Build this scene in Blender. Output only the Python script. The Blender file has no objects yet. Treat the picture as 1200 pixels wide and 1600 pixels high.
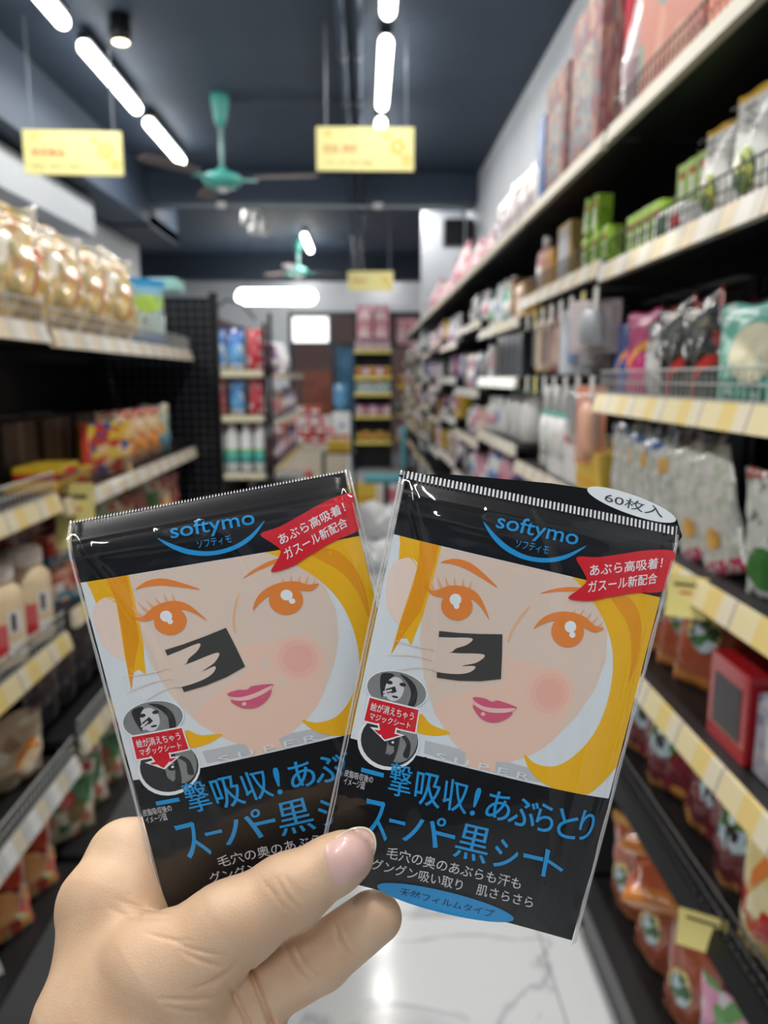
import bpy, bmesh, math, random
import numpy as np
from mathutils import Vector, Matrix, Euler
R = math.radians
random.seed(7); np.random.seed(7)
S = bpy.context.scene
COL = S.collection

# ------------------------------------------------------------------ camera, world, lights, exposure
FPX = 1200.0
CAM = Vector((0, 0, 1.5))
PITCH, YAW = math.atan(210 / 1200), math.atan(30 / 1200 * math.cos(math.atan(210 / 1200)))
cd = bpy.data.cameras.new('camera'); cam = bpy.data.objects.new('camera', cd); COL.objects.link(cam)
cam.location = CAM; cam.rotation_euler = (math.pi / 2 - PITCH, 0, -YAW)
cd.sensor_fit = 'VERTICAL'; cd.sensor_height = 36; cd.lens = 27
cd.clip_start = 0.02; cd.clip_end = 60
cd.dof.use_dof = True; cd.dof.focus_distance = 0.242; cd.dof.aperture_fstop = 10.5
S.camera = cam
FW = Vector((math.sin(YAW) * math.cos(PITCH), math.cos(YAW) * math.cos(PITCH), -math.sin(PITCH)))
RT = Vector((math.cos(YAW), -math.sin(YAW), 0)); UP = RT.cross(FW)
def A(x, y, d):
    """a point held d metres in front of the viewer's eye, along the direction of photo position x, y"""
    return CAM + FW * d + RT * ((x - 600) / FPX * d) - UP * ((y - 800) / FPX * d)

W = bpy.data.worlds.new('world'); S.world = W; W.use_nodes = True
W.node_tree.nodes['Background'].inputs[0].default_value = (0.75, 0.85, 1, 1)
W.node_tree.nodes['Background'].inputs[1].default_value = 0.35
S.view_settings.view_transform = 'Standard'; S.view_settings.look = 'None'
S.view_settings.exposure = 0.16; S.view_settings.gamma = 1; S.view_settings.use_curve_mapping = False
try:
    S.cycles.use_denoising = True
    S.cycles.max_bounces = 8; S.cycles.transparent_max_bounces = 16
    S.cycles.caustics_reflective = False; S.cycles.caustics_refractive = False
    S.cycles.sample_clamp_indirect = 6
except Exception: pass
TUBE_W = 11      # watts of each tube's area light
TUBE_GLOW = 12.0
def area(name, loc, sx, sy, watts, rot=(0, 0, 0), color=(1, .98, .95)):
    l = bpy.data.lights.new(name, 'AREA'); l.shape = 'RECTANGLE'; l.size = sx; l.size_y = sy
    l.energy = watts; l.color = color
    o = bpy.data.objects.new(name, l); COL.objects.link(o); o.location = loc; o.rotation_euler = rot
    return o
# unseen fill light added behind the viewer to brighten the packets
area('front_fill_light', (-0.3, -3.4, 2.45), 4.2, 1.15, 135, (R(-90), 0, 0), (.93, .97, 1))
# tubes: (x, y start, y end) along both rows
TUBES = [(.12, y, y + .97) for y in (-2.07, -.77, .53, 1.83, 3.13, 4.43, 5.73)] + \
        [(-1.5, y, y + .97) for y in (-1.75, -.5, .75, 2.0, 3.27, 4.53, 5.78)] + [(-.75, 10.1, 11.2), (.5, 7.95, 8.65), (-1.5, 7.95, 8.65), (.3, 12.55, 13.05), (-1.0, 12.55, 13.05)]  # tubes by the cross beam and doorway are unseen, added to brighten the back

# ------------------------------------------------------------------ helpers
def lin(c):
    f = lambda v: (v / 255 / 12.92) if v / 255 <= .04045 else ((v / 255 + .055) / 1.055) ** 2.4
    return (f(c[0]), f(c[1]), f(c[2]), 1)
MATS = {}
def mat(name, rgb, rough=.5, metal=0, emit=0, coat=0, bump=0, bscale=40, var=0, vscale=8, spec=.5, sss=0):
    if name in MATS: return MATS[name]
    m = bpy.data.materials.new(name); m.use_nodes = True; nt = m.node_tree; b = nt.nodes['Principled BSDF']
    c = lin(rgb); b.inputs['Base Color'].default_value = c
    b.inputs['Roughness'].default_value = rough; b.inputs['Metallic'].default_value = metal
    b.inputs['Specular IOR Level'].default_value = spec
    if coat: b.inputs['Coat Weight'].default_value = coat; b.inputs['Coat Roughness'].default_value = .08
    if emit: b.inputs['Emission Color'].default_value = c; b.inputs['Emission Strength'].default_value = emit
    if sss: b.inputs['Subsurface Weight'].default_value = sss; b.inputs['Subsurface Radius'].default_value = (.006, .0025, .0015); b.inputs['Subsurface Scale'].default_value = 1
    if bump or var:
        tc = nt.nodes.new('ShaderNodeTexCoord'); n = nt.nodes.new('ShaderNodeTexNoise'); n.inputs['Scale'].default_value = bscale
        nt.links.new(tc.outputs['Object'], n.inputs['Vector'])
        if bump:
            bp = nt.nodes.new('ShaderNodeBump'); bp.inputs['Strength'].default_value = bump; bp.inputs['Distance'].default_value = .01
            nt.links.new(n.outputs['Fac'], bp.inputs['Height']); nt.links.new(bp.outputs[0], b.inputs['Normal'])
        if var:
            n2 = nt.nodes.new('ShaderNodeTexNoise'); n2.inputs['Scale'].default_value = vscale; n2.inputs['Detail'].default_value = 4
            nt.links.new(tc.outputs['Object'], n2.inputs['Vector'])
            rp = nt.nodes.new('ShaderNodeValToRGB'); rp.color_ramp.elements[0].position = .3; rp.color_ramp.elements[1].position = .7
            rp.color_ramp.elements[0].color = tuple(v * (1 - var) for v in c[:3]) + (1,)
            rp.color_ramp.elements[1].color = tuple(min(1, v * (1 + var)) for v in c[:3]) + (1,)
            nt.links.new(n2.outputs['Fac'], rp.inputs[0]); nt.links.new(rp.outputs[0], b.inputs['Base Color'])
    MATS[name] = m; return m
def wrap(name, bands, blot=None, scale=9, thr=.5, rough=.3, coat=.6, bump=.0, axis=2):
    """printed packaging: colour bands up the pack and patches of printed pictures"""
    if name in MATS: return MATS[name]
    m = bpy.data.materials.new(name); m.use_nodes = True; nt = m.node_tree; b = nt.nodes['Principled BSDF']
    N = nt.nodes.new; L = nt.links.new
    tc = N('ShaderNodeTexCoord'); sp = N('ShaderNodeSeparateXYZ'); L(tc.outputs['Generated'], sp.inputs[0])
    rp = N('ShaderNodeValToRGB'); rp.color_ramp.interpolation = 'CONSTANT'; cr = rp.color_ramp
    cr.elements[0].position = 0; cr.elements[0].color = lin(bands[0][1])
    cr.elements[1].position = bands[1][0] if len(bands) > 1 else .999; cr.elements[1].color = lin(bands[1][1] if len(bands) > 1 else bands[0][1])
    for p, c in bands[2:]:
        e = cr.elements.new(p); e.color = lin(c)
    L(sp.outputs[axis], rp.inputs[0]); out = rp.outputs[0]
    if blot:
        v = N('ShaderNodeTexVoronoi'); v.inputs['Scale'].default_value = scale; L(tc.outputs['Generated'], v.inputs['Vector'])
        s2 = N('ShaderNodeSeparateColor'); L(v.outputs['Color'], s2.inputs[0])
        r2 = N('ShaderNodeValToRGB'); r2.color_ramp.interpolation = 'CONSTANT'
        for i, c in enumerate(blot):
            e = r2.color_ramp.elements[i] if i < 2 else r2.color_ramp.elements.new(i / len(blot))
            e.position = i / len(blot); e.color = lin(c)
        if len(blot) == 1: r2.color_ramp.elements[1].color = lin(blot[0])
        L(s2.outputs[0], r2.inputs[0])
        gt = N('ShaderNodeMath'); gt.operation = 'GREATER_THAN'; gt.inputs[1].default_value = thr; L(s2.outputs[1], gt.inputs[0])
        mx = N('ShaderNodeMix'); mx.data_type = 'RGBA'; L(gt.outputs[0], mx.inputs[0]); L(out, mx.inputs[6]); L(r2.outputs[0], mx.inputs[7]); out = mx.outputs[2]
    L(out, b.inputs['Base Color'])
    b.inputs['Roughness'].default_value = rough; b.inputs['Coat Weight'].default_value = coat; b.inputs['Coat Roughness'].default_value = .1
    if bump:
        n = N('ShaderNodeTexNoise'); n.inputs['Scale'].default_value = 22; L(tc.outputs['Object'], n.inputs['Vector'])
        bp = N('ShaderNodeBump'); bp.inputs['Strength'].default_value = bump; bp.inputs['Distance'].default_value = .02
        L(n.outputs['Fac'], bp.inputs['Height']); L(bp.outputs[0], b.inputs['Normal']); L(bp.outputs[0], b.inputs['Coat Normal'])
    MATS[name] = m; return m
def film(name, haze=.04, rough=.05, tint=(1, 1, 1), bump=0, ior=1.45):
    if name in MATS: return MATS[name]
    m = bpy.data.materials.new(name); m.use_nodes = True; nt = m.node_tree; nt.nodes.clear(); N = nt.nodes.new; L = nt.links.new
    o = N('ShaderNodeOutputMaterial'); t = N('ShaderNodeBsdfTransparent'); t.inputs[0].default_value = (*tint, 1)
    d = N('ShaderNodeBsdfDiffuse'); d.inputs[0].default_value = (.9, .9, .9, 1)
    g = N('ShaderNodeBsdfGlossy'); g.inputs['Roughness'].default_value = rough
    f = N('ShaderNodeFresnel'); f.inputs[0].default_value = ior
    m1 = N('ShaderNodeMixShader'); m1.inputs[0].default_value = haze; L(t.outputs[0], m1.inputs[1]); L(d.outputs[0], m1.inputs[2])
    m2 = N('ShaderNodeMixShader'); gm = N('ShaderNodeNewGeometry'); iv = N('ShaderNodeMath'); iv.operation = 'SUBTRACT'; iv.inputs[0].default_value = 1; L(gm.outputs['Backfacing'], iv.inputs[1]); ml = N('ShaderNodeMath'); ml.operation = 'MULTIPLY'; L(f.outputs[0], ml.inputs[0]); L(iv.outputs[0], ml.inputs[1]); L(ml.outputs[0], m2.inputs[0]); L(m1.outputs[0], m2.inputs[1]); L(g.outputs[0], m2.inputs[2]); L(m2.outputs[0], o.inputs[0])
    if bump:
        tc = N('ShaderNodeTexCoord'); n = N('ShaderNodeTexNoise'); n.inputs['Scale'].default_value = 45; n.inputs['Distortion'].default_value = .6; L(tc.outputs['Object'], n.inputs['Vector'])
        bp = N('ShaderNodeBump'); bp.inputs['Strength'].default_value = bump; bp.inputs['Distance'].default_value = .004
        L(n.outputs['Fac'], bp.inputs['Height']); L(bp.outputs[0], g.inputs['Normal'])
    MATS[name] = m; return m

class MB:
    def __init__(s): s.v = []; s.f = []; s.m = []; s.k = 0
    def mi(s, k): s.k = k; return s
    def add(s, vs, fs):
        n = len(s.v); s.v += [tuple(v) for v in vs]; s.f += [tuple(n + i for i in f) for f in fs]; s.m += [s.k] * len(fs); return s
    def box(s, x0, x1, y0, y1, z0, z1):
        return s.add([(x0,y0,z0),(x1,y0,z0),(x1,y1,z0),(x0,y1,z0),(x0,y0,z1),(x1,y0,z1),(x1,y1,z1),(x0,y1,z1)],
                     [(0,3,2,1),(4,5,6,7),(0,1,5,4),(1,2,6,5),(2,3,7,6),(3,0,4,7)])
    def tube(s, pts, r, n=8, cap=True):
        pts = [Vector(p) for p in pts]; rr = r if isinstance(r, (list, tuple)) else [r] * len(pts); vs = []; fs = []
        for i, p in enumerate(pts):
            t = (pts[min(i+1, len(pts)-1)] - pts[max(i-1, 0)]).normalized()
            a = t.cross(Vector((0, 0, 1)));
            if a.length < .05: a = t.cross(Vector((0, 1, 0)))
            a.normalize(); b = a.cross(t)
            vs += [p + (a * math.cos(2*math.pi*j/n) + b * math.sin(2*math.pi*j/n)) * rr[i] for j in range(n)]
        for i in range(len(pts) - 1):
            for j in range(n): k = (j+1) % n; fs.append((i*n+j, (i+1)*n+j, (i+1)*n+k, i*n+k))
        if cap: fs += [tuple(range(n)), tuple(reversed(range((len(pts)-1)*n, len(pts)*n)))]
        return s.add(vs, fs)
    def lathe(s, prof, c=(0, 0, 0), n=20, sq=0):
        vs = []; fs = []
        for r, z in prof:
            for j in range(n):
                a = 2*math.pi*j/n; k = 1
                if sq: k = 1 / (abs(math.cos(a))**sq + abs(math.sin(a))**sq) ** (1/sq)
                vs.append((c[0] + r*k*math.cos(a), c[1] + r*k*math.sin(a), c[2] + z))
        for i in range(len(prof)-1):
            for j in range(n): k = (j+1) % n; fs.append((i*n+j, i*n+k, (i+1)*n+k, (i+1)*n+j))
        fs += [tuple(reversed(range(n))), tuple(range((len(prof)-1)*n, len(prof)*n))]
        return s.add(vs, fs)
    def build(s, name, mats, parent=None, smooth=False, link=True, bevel=0):
        me = bpy.data.meshes.new(name); me.from_pydata(s.v, [], s.f); mats = mats if isinstance(mats, (list, tuple)) else [mats]
        for m in mats: me.materials.append(m)
        me.polygons.foreach_set('material_index', s.m)
        if smooth: me.polygons.foreach_set('use_smooth', [True] * len(s.f))
        me.update(); o = bpy.data.objects.new(name, me)
        if bevel:
            bm = bmesh.new(); bm.from_mesh(me); bmesh.ops.bevel(bm, geom=bm.edges, offset=bevel, segments=2, affect='EDGES', profile=.5); bm.to_mesh(me); bm.free()
        if link: COL.objects.link(o)
        if parent is not None: o.parent = parent
        return o
ALLLAB = {}
def tag(o, label=None, cat=None, group=None, kind=None):
    if label:
        o['label'] = label
        ALLLAB.setdefault(label, []).append(o.name)
    if cat: o['category'] = cat
    if group: o['group'] = group
    if kind: o['kind'] = kind
    return o
def empty(name, loc=(0, 0, 0), link=True):
    o = bpy.data.objects.new(name, None); o.location = loc; o.empty_display_size = .05
    if link: COL.objects.link(o)
    return o
def copy_tree(o, parent=None):
    c = o.copy(); COL.objects.link(c); c.parent = parent
    for ch in KIDS.get(o.name, []): copy_tree(ch, c)
    return c
KIDS = {}
def kid(parent, o): KIDS.setdefault(parent.name, []).append(o); o.parent = parent; return o
TEMPL = []
def templ(o): TEMPL.append(o); return o
ORD = ['first','second','third','fourth','fifth','sixth','seventh','eighth','ninth','tenth','eleventh','twelfth','thirteenth','fourteenth','fifteenth','sixteenth']
def put(t, loc, rz=0, label=None, cat=None, group=None, rot=None, sc=None):
    """a copy of the thing t (its lowest point at its origin) with its parts"""
    c = copy_tree(t); c.location = loc; c.rotation_euler = rot if rot else (0, 0, rz)
    if sc: c.scale = (sc, sc, sc) if not isinstance(sc, tuple) else sc
    tag(c, label, cat, group); return c
# ------------------------------------------------------------------ materials of the room
M_wall = mat('white_paint', (205, 210, 216), .6, var=.04, vscale=2)
M_wall2 = mat('dimmed_white_paint', (168, 173, 178), .65)  # white paint greyed, the bulkhead's weaker light put into its colour
M_dark = mat('dark_slate_paint', (56, 70, 88), .65, var=.08, vscale=3)
M_navy = mat('navy_paint', (34, 46, 62), .6)
M_black = mat('black_metal', (22, 23, 25), .35, .3)
M_steel = mat('grey_steel', (150, 152, 155), .35, .8)
M_glow = mat('tube_glow', (255, 252, 246), .5, emit=TUBE_GLOW)
M_white = mat('white_plastic', (225, 226, 224), .35)
M_teal = mat('teal_enamel', (78, 170, 160), .35)
def floor_mat():
    m = bpy.data.materials.new('marble_tile'); m.use_nodes = True; nt = m.node_tree; b = nt.nodes['Principled BSDF']; N = nt.nodes.new; L = nt.links.new
    tc = N('ShaderNodeTexCoord'); br = N('ShaderNodeTexBrick'); br.offset = 0; br.inputs['Scale'].default_value = 1
    br.inputs['Brick Width'].default_value = .8; br.inputs['Row Height'].default_value = .8; br.inputs['Mortar Size'].default_value = .003
    br.inputs['Color1'].default_value = br.inputs['Color2'].default_value = (1, 1, 1, 1); br.inputs['Mortar'].default_value = (.55, .55, .55, 1)
    mp = N('ShaderNodeMapping'); mp.inputs['Location'].default_value = (.33, .2, 0); L(tc.outputs['Object'], mp.inputs[0]); L(mp.outputs[0], br.inputs['Vector'])
    n = N('ShaderNodeTexNoise'); n.inputs['Scale'].default_value = 1.3; n.inputs['Detail'].default_value = 6; n.inputs['Distortion'].default_value = 1.2; L(tc.outputs['Object'], n.inputs['Vector'])
    r = N('ShaderNodeValToRGB'); e = r.color_ramp.elements; e[0].position = .485; e[0].color = lin((214, 217, 218)); e[1].position = .515; e[1].color = lin((214, 217, 218))
    q = r.color_ramp.elements.new(.5); q.color = lin((176, 180, 184)); L(n.outputs['Fac'], r.inputs[0])
    mx = N('ShaderNodeMix'); mx.data_type = 'RGBA'; mx.blend_type = 'MULTIPLY'; mx.inputs[0].default_value = 1; L(r.outputs[0], mx.inputs[6]); L(br.outputs[0], mx.inputs[7])
    L(mx.outputs[2], b.inputs['Base Color']); b.inputs['Roughness'].default_value = .12
    return m
def struct(name, mb, m): return tag(mb.build(name, m), kind='structure')
XL, XR, YB, YF, H = -2.4, 1.06, 13.2, -3.5, 3.36
struct('floor', MB().box(-5.2, 2.2, YF, YB + 2.5, -.1, 0), floor_mat())
struct('ceiling', MB().box(-5.2, 2.2, YF, YB, H, H + .1), M_dark)
struct('wall_right', MB().box(XR, XR + .1, YF, YB, 0, H), M_wall)
struct('wall_left', MB().box(XL - .1, XL, YF, 8.6, 0, 2.88), M_wall)
struct('wall_left_far', MB().box(-5.2, -5.1, 8.6, YB, 0, H), M_wall)
struct('trim_1', MB().box(XL, -2.12, YF, 6.4, 2.6, 2.85), M_wall2)                 # white bulkhead
struct('trim_2', MB().box(XL - .1, -1.98, YF, 8.6, 2.9, H), M_dark)                 # dark beam along the left side
struct('trim_3', MB().box(-1.98, XR, 7.5, 7.85, 3.1, H), M_dark)                    # cross beam
struct('trim_4', MB().box(-5.1, XR, 12.2, 12.5, 2.98, H), M_navy)                   # far cross beam
struct('trim_5', MB().box(-5.2, XL - .1, 8.5, 8.6, 0, H), M_wall)
struct('trim_6', MB().box(.62, XR, 8.4, 8.75, 0, H), M_wall)                         # pier at the right wall
struct('trim_7', MB().box(-2.4, -1.98, 7.5, 8.6, 2.88, 3.0), M_navy)
# back wall around the doorway
DX0, DX1, DZ = -1.27, .95, 2.58
b = MB().box(-5.2, DX0, YB, YB + .12, 0, H); b.box(DX0, DX1, YB, YB + .12, DZ, H); b.box(DX1, XR, YB, YB + .12, 0, H)
struct('wall_back', b, M_wall)
struct('wall_beyond', MB().box(-2.2, 2.2, YB + 2.3, YB + 2.4, 0, H), mat('brownish_plaster', (150, 118, 108), .8))
M_alu = mat('dark_aluminium', (52, 56, 62), .4, .5)
b = MB()
for x in (DX0, -.56, .2, DX1 - .06): b.box(x, x + .06, YB - .03, YB + .1, 0, DZ)
for z in (2.02, DZ - .06): b.box(DX0, DX1, YB - .035, YB + .09, z, z + .06)
struct('door_1', b, M_alu)
struct('window_1', MB().box(-.5, .2, YB + .02, YB + .03, .02, 2.02), mat('blue_glass', (70, 110, 140), .15, var=.3, vscale=3))
struct('window_2', MB().box(-1.3, -.62, YB + .3, YB + .31, 2.1, 2.52), mat('bright_sky_window', (255, 255, 250), .5, emit=1.6))
struct('wall_front', MB().box(-5.2, -2.5, YF - .1, YF, 0, H).box(1.9, 2.2, YF - .1, YF, 0, H).box(-2.5, 1.9, YF - .1, YF, 3.1, H), M_wall)
struct('unseen_dark_panel', MB().box(-2.5, 1.9, YF - .08, YF - .02, 0, 1.85), M_dark)  # unseen dark panel, added so the packets mirror something dark
b = MB()
for x in (-2.2, -.3, 1.55): b.box(x, x + .06, YF - .08, YF - .03, 1.85, 3.1)
struct('fill_light_frame', b, M_alu)  # unseen bars added to go with the fill light

# wooden door leaf standing in the doorway
d = tag(empty('wooden_door', (-.78, YB + .5, 0)), 'reddish brown wooden door in the doorway at the back', 'door')
MB().box(-.3, .24, -.02, .02, .02, 1.62).build('door_leaf', mat('red_brown_wood', (134, 70, 48), .5, var=.25, vscale=6), d)
MB().tube([(-.22, -.03, .95), (-.22, -.08, .95), (-.12, -.08, .95)], .01).build('door_handle', M_steel, d)

# ------------------------------------------------------------------ lamps
def tube_lamp(x, y0, y1, z=3.25, label=None):
    t = empty('tube_lamp', (x, (y0 + y1) / 2, z)); l = (y1 - y0) / 2
    b = MB()
    n = 12; prof = []
    for i in range(9): a = i / 8 * math.pi; prof.append((.036 * math.sin(a) + 1e-4, -.036 * math.cos(a)))
    b.tube([(0, -l - .03, 0), (0, -l - .015, 0), (0, -l + .01, 0), (0, l - .01, 0), (0, l + .015, 0), (0, l + .03, 0)], [.012, .028, .036, .036, .028, .012], 12)
    b.build('diffuser', M_glow, t, True)
    MB().box(-.03, .03, -l, l, .036, .075).build('housing', M_black, t)
    tag(t, label, 'lamp', 'ceiling tube lamps'); return t
for i, (x, y0, y1) in enumerate(TUBES):
    row = 'row over the aisle' if x > 0 and y0 < 8 else 'left row'
    if y0 > 7.9: lab = ['glowing tube lamp beside the far teal ceiling fan', 'added fill tube hidden above the cross beam, right one', 'added fill tube hidden above the cross beam, left one', 'added fill tube above the doorway, right one', 'added fill tube above the doorway, left one'][i - 14]
    else:
        k = i % 7; lab = 'white ceiling tube lamp, %s of the %s from the shop front' % (ORD[k], row)
    tube_lamp(x, y0, y1, 3.25 if not 7.9 < y0 < 8 else 3.3, lab)
    area('tube_light', (x, (y0 + y1) / 2, 3.205 if not 7.9 < y0 < 8 else 3.255), .06, y1 - y0, TUBE_W * (.25 if y0 > 12 else 1.1 if y0 > 7.9 else 1), (0, 0, 0))
t = tag(empty('wide_tube_lamp', (-1.24, 11.2, 2.62)), 'wide glowing white tube lamp hung crosswise before the back wall', 'lamp')
MB().tube([(-.56, 0, 0), (-.53, 0, 0), (-.48, 0, 0), (.48, 0, 0), (.53, 0, 0), (.56, 0, 0)], [.03, .08, .105, .105, .08, .03], 14).build('diffuser', M_glow, t, True)
for x in (-.4, .4): MB().tube([(x, 0, .1), (x, 0, .74)], .004, 6).build('hanger', M_black, t)
area('wide_tube_light', (-1.3, 11.05, 2.56), 1.0, .1, 12)
sp = tag(empty('spotlight', (-1.27, 4.42, H)), 'black can spotlight on the ceiling beside the left tube row', 'lamp')
MB().lathe([(.05, -.13), (.055, -.1), (.055, 0)], n=18).build('can', M_black, sp, True)
MB().lathe([(.036, -.133), (.04, -.131), (.04, -.128)], n=18).build('lens', mat('warm_glow', (255, 240, 205), .5, emit=7), sp, True)
tk = tag(empty('track_spotlights', (-1.2, 8.7, H)), 'cluster of white track spotlights hanging beyond the cross beam', 'lamp')
MB().box(-.02, .02, -.5, .5, -.03, 0).build('track', M_black, tk)
for i, (dx, y, dz) in enumerate([(0, -.38, -.2), (.05, -.2, -.26), (.02, 0, -.16), (.1, .2, -.2)]):
    MB().tube([(0, y, -.02), (dx, y, dz + .08)], .008).tube([(dx, y, dz + .1), (dx, y - .02, dz), (dx, y - .05, dz - .1)], [.03, .05, .06], 12).build('lamp_head', M_white, tk, True)

# ------------------------------------------------------------------ ceiling fans
def fan(x, y, drop, a0, label):
    f = tag(empty('ceiling_fan', (x, y, H)), label, 'fan', 'teal ceiling fans')
    MB().lathe([(.028, -.2), (.04, -.16), (.062, -.04), (.062, 0)], n=18).build('canopy', M_teal, f, True)
    MB().tube([(0, 0, -.18), (0, 0, -drop + .03)], .015, 10).build('downrod', mat('grey_teal_rod', (140, 175, 172), .4), f, True)
    MB().lathe([(.03, -.075), (.09, -.065), (.13, -.035), (.135, -.01), (.11, .015), (.04, .03), (.03, .06)], (0, 0, -drop), 28).build('motor_housing', M_teal, f, True)
    MB().lathe([(.004, -.1), (.03, -.095), (.042, -.073)], (0, 0, -drop), 16).build('cap', M_white, f, True)
    for k in range(3):
        a = a0 + k * 2 * math.pi / 3; ca, sa = math.cos(a), math.sin(a)
        def pt(r, w, z): return (r * ca - w * sa, r * sa + w * ca, -drop + z)
        MB().add([pt(.12, -.02, -.02), pt(.24, -.035, -.03), pt(.24, .035, -.02), pt(.12, .02, -.02), pt(.12, -.02, -.028), pt(.24, -.035, -.038), pt(.24, .035, -.028), pt(.12, .02, -.028)],
                 [(0,1,2,3),(7,6,5,4),(0,4,5,1),(1,5,6,2),(2,6,7,3),(3,7,4,0)]).build('blade_iron', M_teal, f)
        rs = [(.22, .045), (.35, .06), (.5, .066), (.6, .06), (.655, .035)]
        top = [pt(r, -w, -.012) for r, w in rs] + [pt(r, w, -.0) for r, w in reversed(rs)]; n = len(top)
        bot = [(p[0], p[1], p[2] - .006) for p in top]
        MB().add(top + bot, [tuple(range(n)), tuple(reversed(range(n, 2*n)))] + [(i, i + n, (i+1) % n + n, (i+1) % n) for i in range(n)]).build('blade', mat('brown_blade', (92, 80, 78), .5), f)
    return f
fan(-.96, 5.55, .52, R(-8), 'teal ceiling fan with brown blades between the two hanging yellow signs')
fan(-.9, 10.9, .42, R(20), 'smaller looking far teal ceiling fan above the wide tube lamp')

# ------------------------------------------------------------------ hanging yellow signs
M_sign = mat('pale_yellow_board', (236, 226, 152), .45)
M_signd = mat('gold_print', (228, 190, 84), .5); M_red = mat('red_ink', (196, 44, 40), .5); M_ink = mat('dark_ink', (60, 50, 44), .6); M_fade = mat('faded_ink', (190, 160, 110), .6)
def text_obj(body, name, m, parent, loc, w, h, rot=(R(90), 0, 0), depth=.0005):
    cu = bpy.data.curves.new(name, 'FONT'); cu.body = body; cu.extrude = 0; cu.resolution_u = 3
    to = bpy.data.objects.new(name, cu); COL.objects.link(to)
    me = bpy.data.meshes.new_from_object(to.evaluated_get(bpy.context.evaluated_depsgraph_get())); bpy.data.objects.remove(to)
    xs = [v.co.x for v in me.vertices]; ys = [v.co.y for v in me.vertices]; x0, x1, y0, y1 = min(xs), max(xs), min(ys), max(ys)
    for v in me.vertices: v.co = ((v.co.x - x0) / (x1 - x0) * w, (v.co.y - y0) / (y1 - y0) * h, 0)
    me.materials.clear(); me.materials.append(m); o = bpy.data.objects.new(name, me); COL.objects.link(o); o.parent = parent; o.location = loc; o.rotation_euler = rot; return o
def flower(b, cx, cz, r, y):
    for k in range(5):
        a = k * 2 * math.pi / 5; px, pz = cx + math.cos(a) * r, cz + math.sin(a) * r; n = 8
        b.add([(px + math.cos(j*2*math.pi/n) * r * .55, y, pz + math.sin(j*2*math.pi/n) * r * .55) for j in range(n)], [tuple(range(n))])
def sign(x, y, z, w, h, rz, label, t1, t2, rods=True):
    s = tag(empty('hanging_sign', (x, y, z)), label, 'sign', 'yellow aisle signs'); s.rotation_euler = (0, 0, rz)
    MB().box(-w/2, w/2, -.006, .006, -h/2, h/2).build('board', M_sign, s, bevel=.003)
    for fx, fz, fr in ((w*.33, h*.05, .03), (w*.42, -h*.25, .02), (w*.22, h*.3, .014), (-w*.38, h*.34, .012)): b = MB(); flower(b, fx, fz, fr, -.007); b.build('flower_print', M_signd, s)
    if t1: text_obj(t1, 'red_lettering', M_red, s, (-w*.42, -.008, -h*.1), w*.34, h*.2)
    if t2: text_obj(t2, 'small_lettering', M_fade, s, (-w*.42, -.008, -h*.36), w*.5, h*.1)
    for dx in (-w*.4, w*.42): MB().tube([(dx, 0, h/2), (dx, 0, H - z)], .005, 6).build('hanging_rod', mat('grey_rod', (110, 118, 128), .5), s)
sign(-1.565, 4.45, 2.692, .52, .225, R(3), 'pale yellow hanging sign with red lettering in front of the left tube row', '休闲食品', '零食 · 糕点 · 糖果')
sign(.008, 4.45, 2.722, .53, .225, 0, 'pale yellow hanging sign with red lettering over the middle of the aisle', '日化 洗护', '个人护理')
sign(.07, 9.3, 2.61, .53, .22, 0, 'small looking far yellow hanging sign in front of the back wall', '收银台', None)

# ------------------------------------------------------------------ ducts and conduits under the ceiling
M_pipe = mat('dark_pipe', (74, 84, 98), .4, .4); M_pipel = mat('grey_conduit', (150, 160, 170), .4)
for nm, x, r, m, lab in (('cable_pipe', -.12, .022, M_pipe, 'dark lengthwise pipe under the ceiling, left one beside the tube row'), ('cable_pipe', -.03, .022, M_pipe, 'dark lengthwise pipe under the ceiling, the one nearest the tube row'),):
    b = MB(); b.tube([(x, -3, 3.32), (x, 7.45, 3.32), (x, 7.47, 3.05), (x, 12.1, 3.05)], r, 8)
    for k in range(14): b.tube([(x, -2 + k * .75, 3.32), (x, -1.95 + k * .75, 3.32)], r * 1.35, 8)
    tag(b.build(nm, m, smooth=True), lab, 'pipe', 'lengthwise ceiling pipes')
tag(MB().tube([(-1.98, 7.45, 3.05), (.72, 7.45, 3.05), (.9, 7.45, 3.04), (.94, 7.45, 2.95), (.94, 7.45, 2.7)], .014, 8).build('cable_conduit', M_pipel, smooth=True), 'pale conduit running crosswise along the cross beam', 'pipe')
tag(MB().tube([(-.96, 5.62, 3.34), (.0, 5.62, 3.34)], .01, 8).build('fan_conduit', M_pipe, smooth=True), 'thin dark conduit running from the near fan to the pipes', 'pipe')
for i, (x, lab) in enumerate([(-1.3, 'round pale junction box on the crosswise conduit, left of the sign'), (.13, 'round pale junction box on the crosswise conduit, below the tube row')]):
    tag(MB().lathe([(.045, -.02), (.05, 0), (.045, .02)], (0, 0, 0), 14).build('junction_box', M_white), lab, 'junction box').location = (x, 7.42, 3.05)
tag(MB().box(-.14, .14, -.1, .1, -.12, .12).build('wall_unit', M_black, bevel=.01), 'black box unit at the end of the crosswise conduit by the right wall', 'speaker').location = (.9, 7.7, 2.86)

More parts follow.
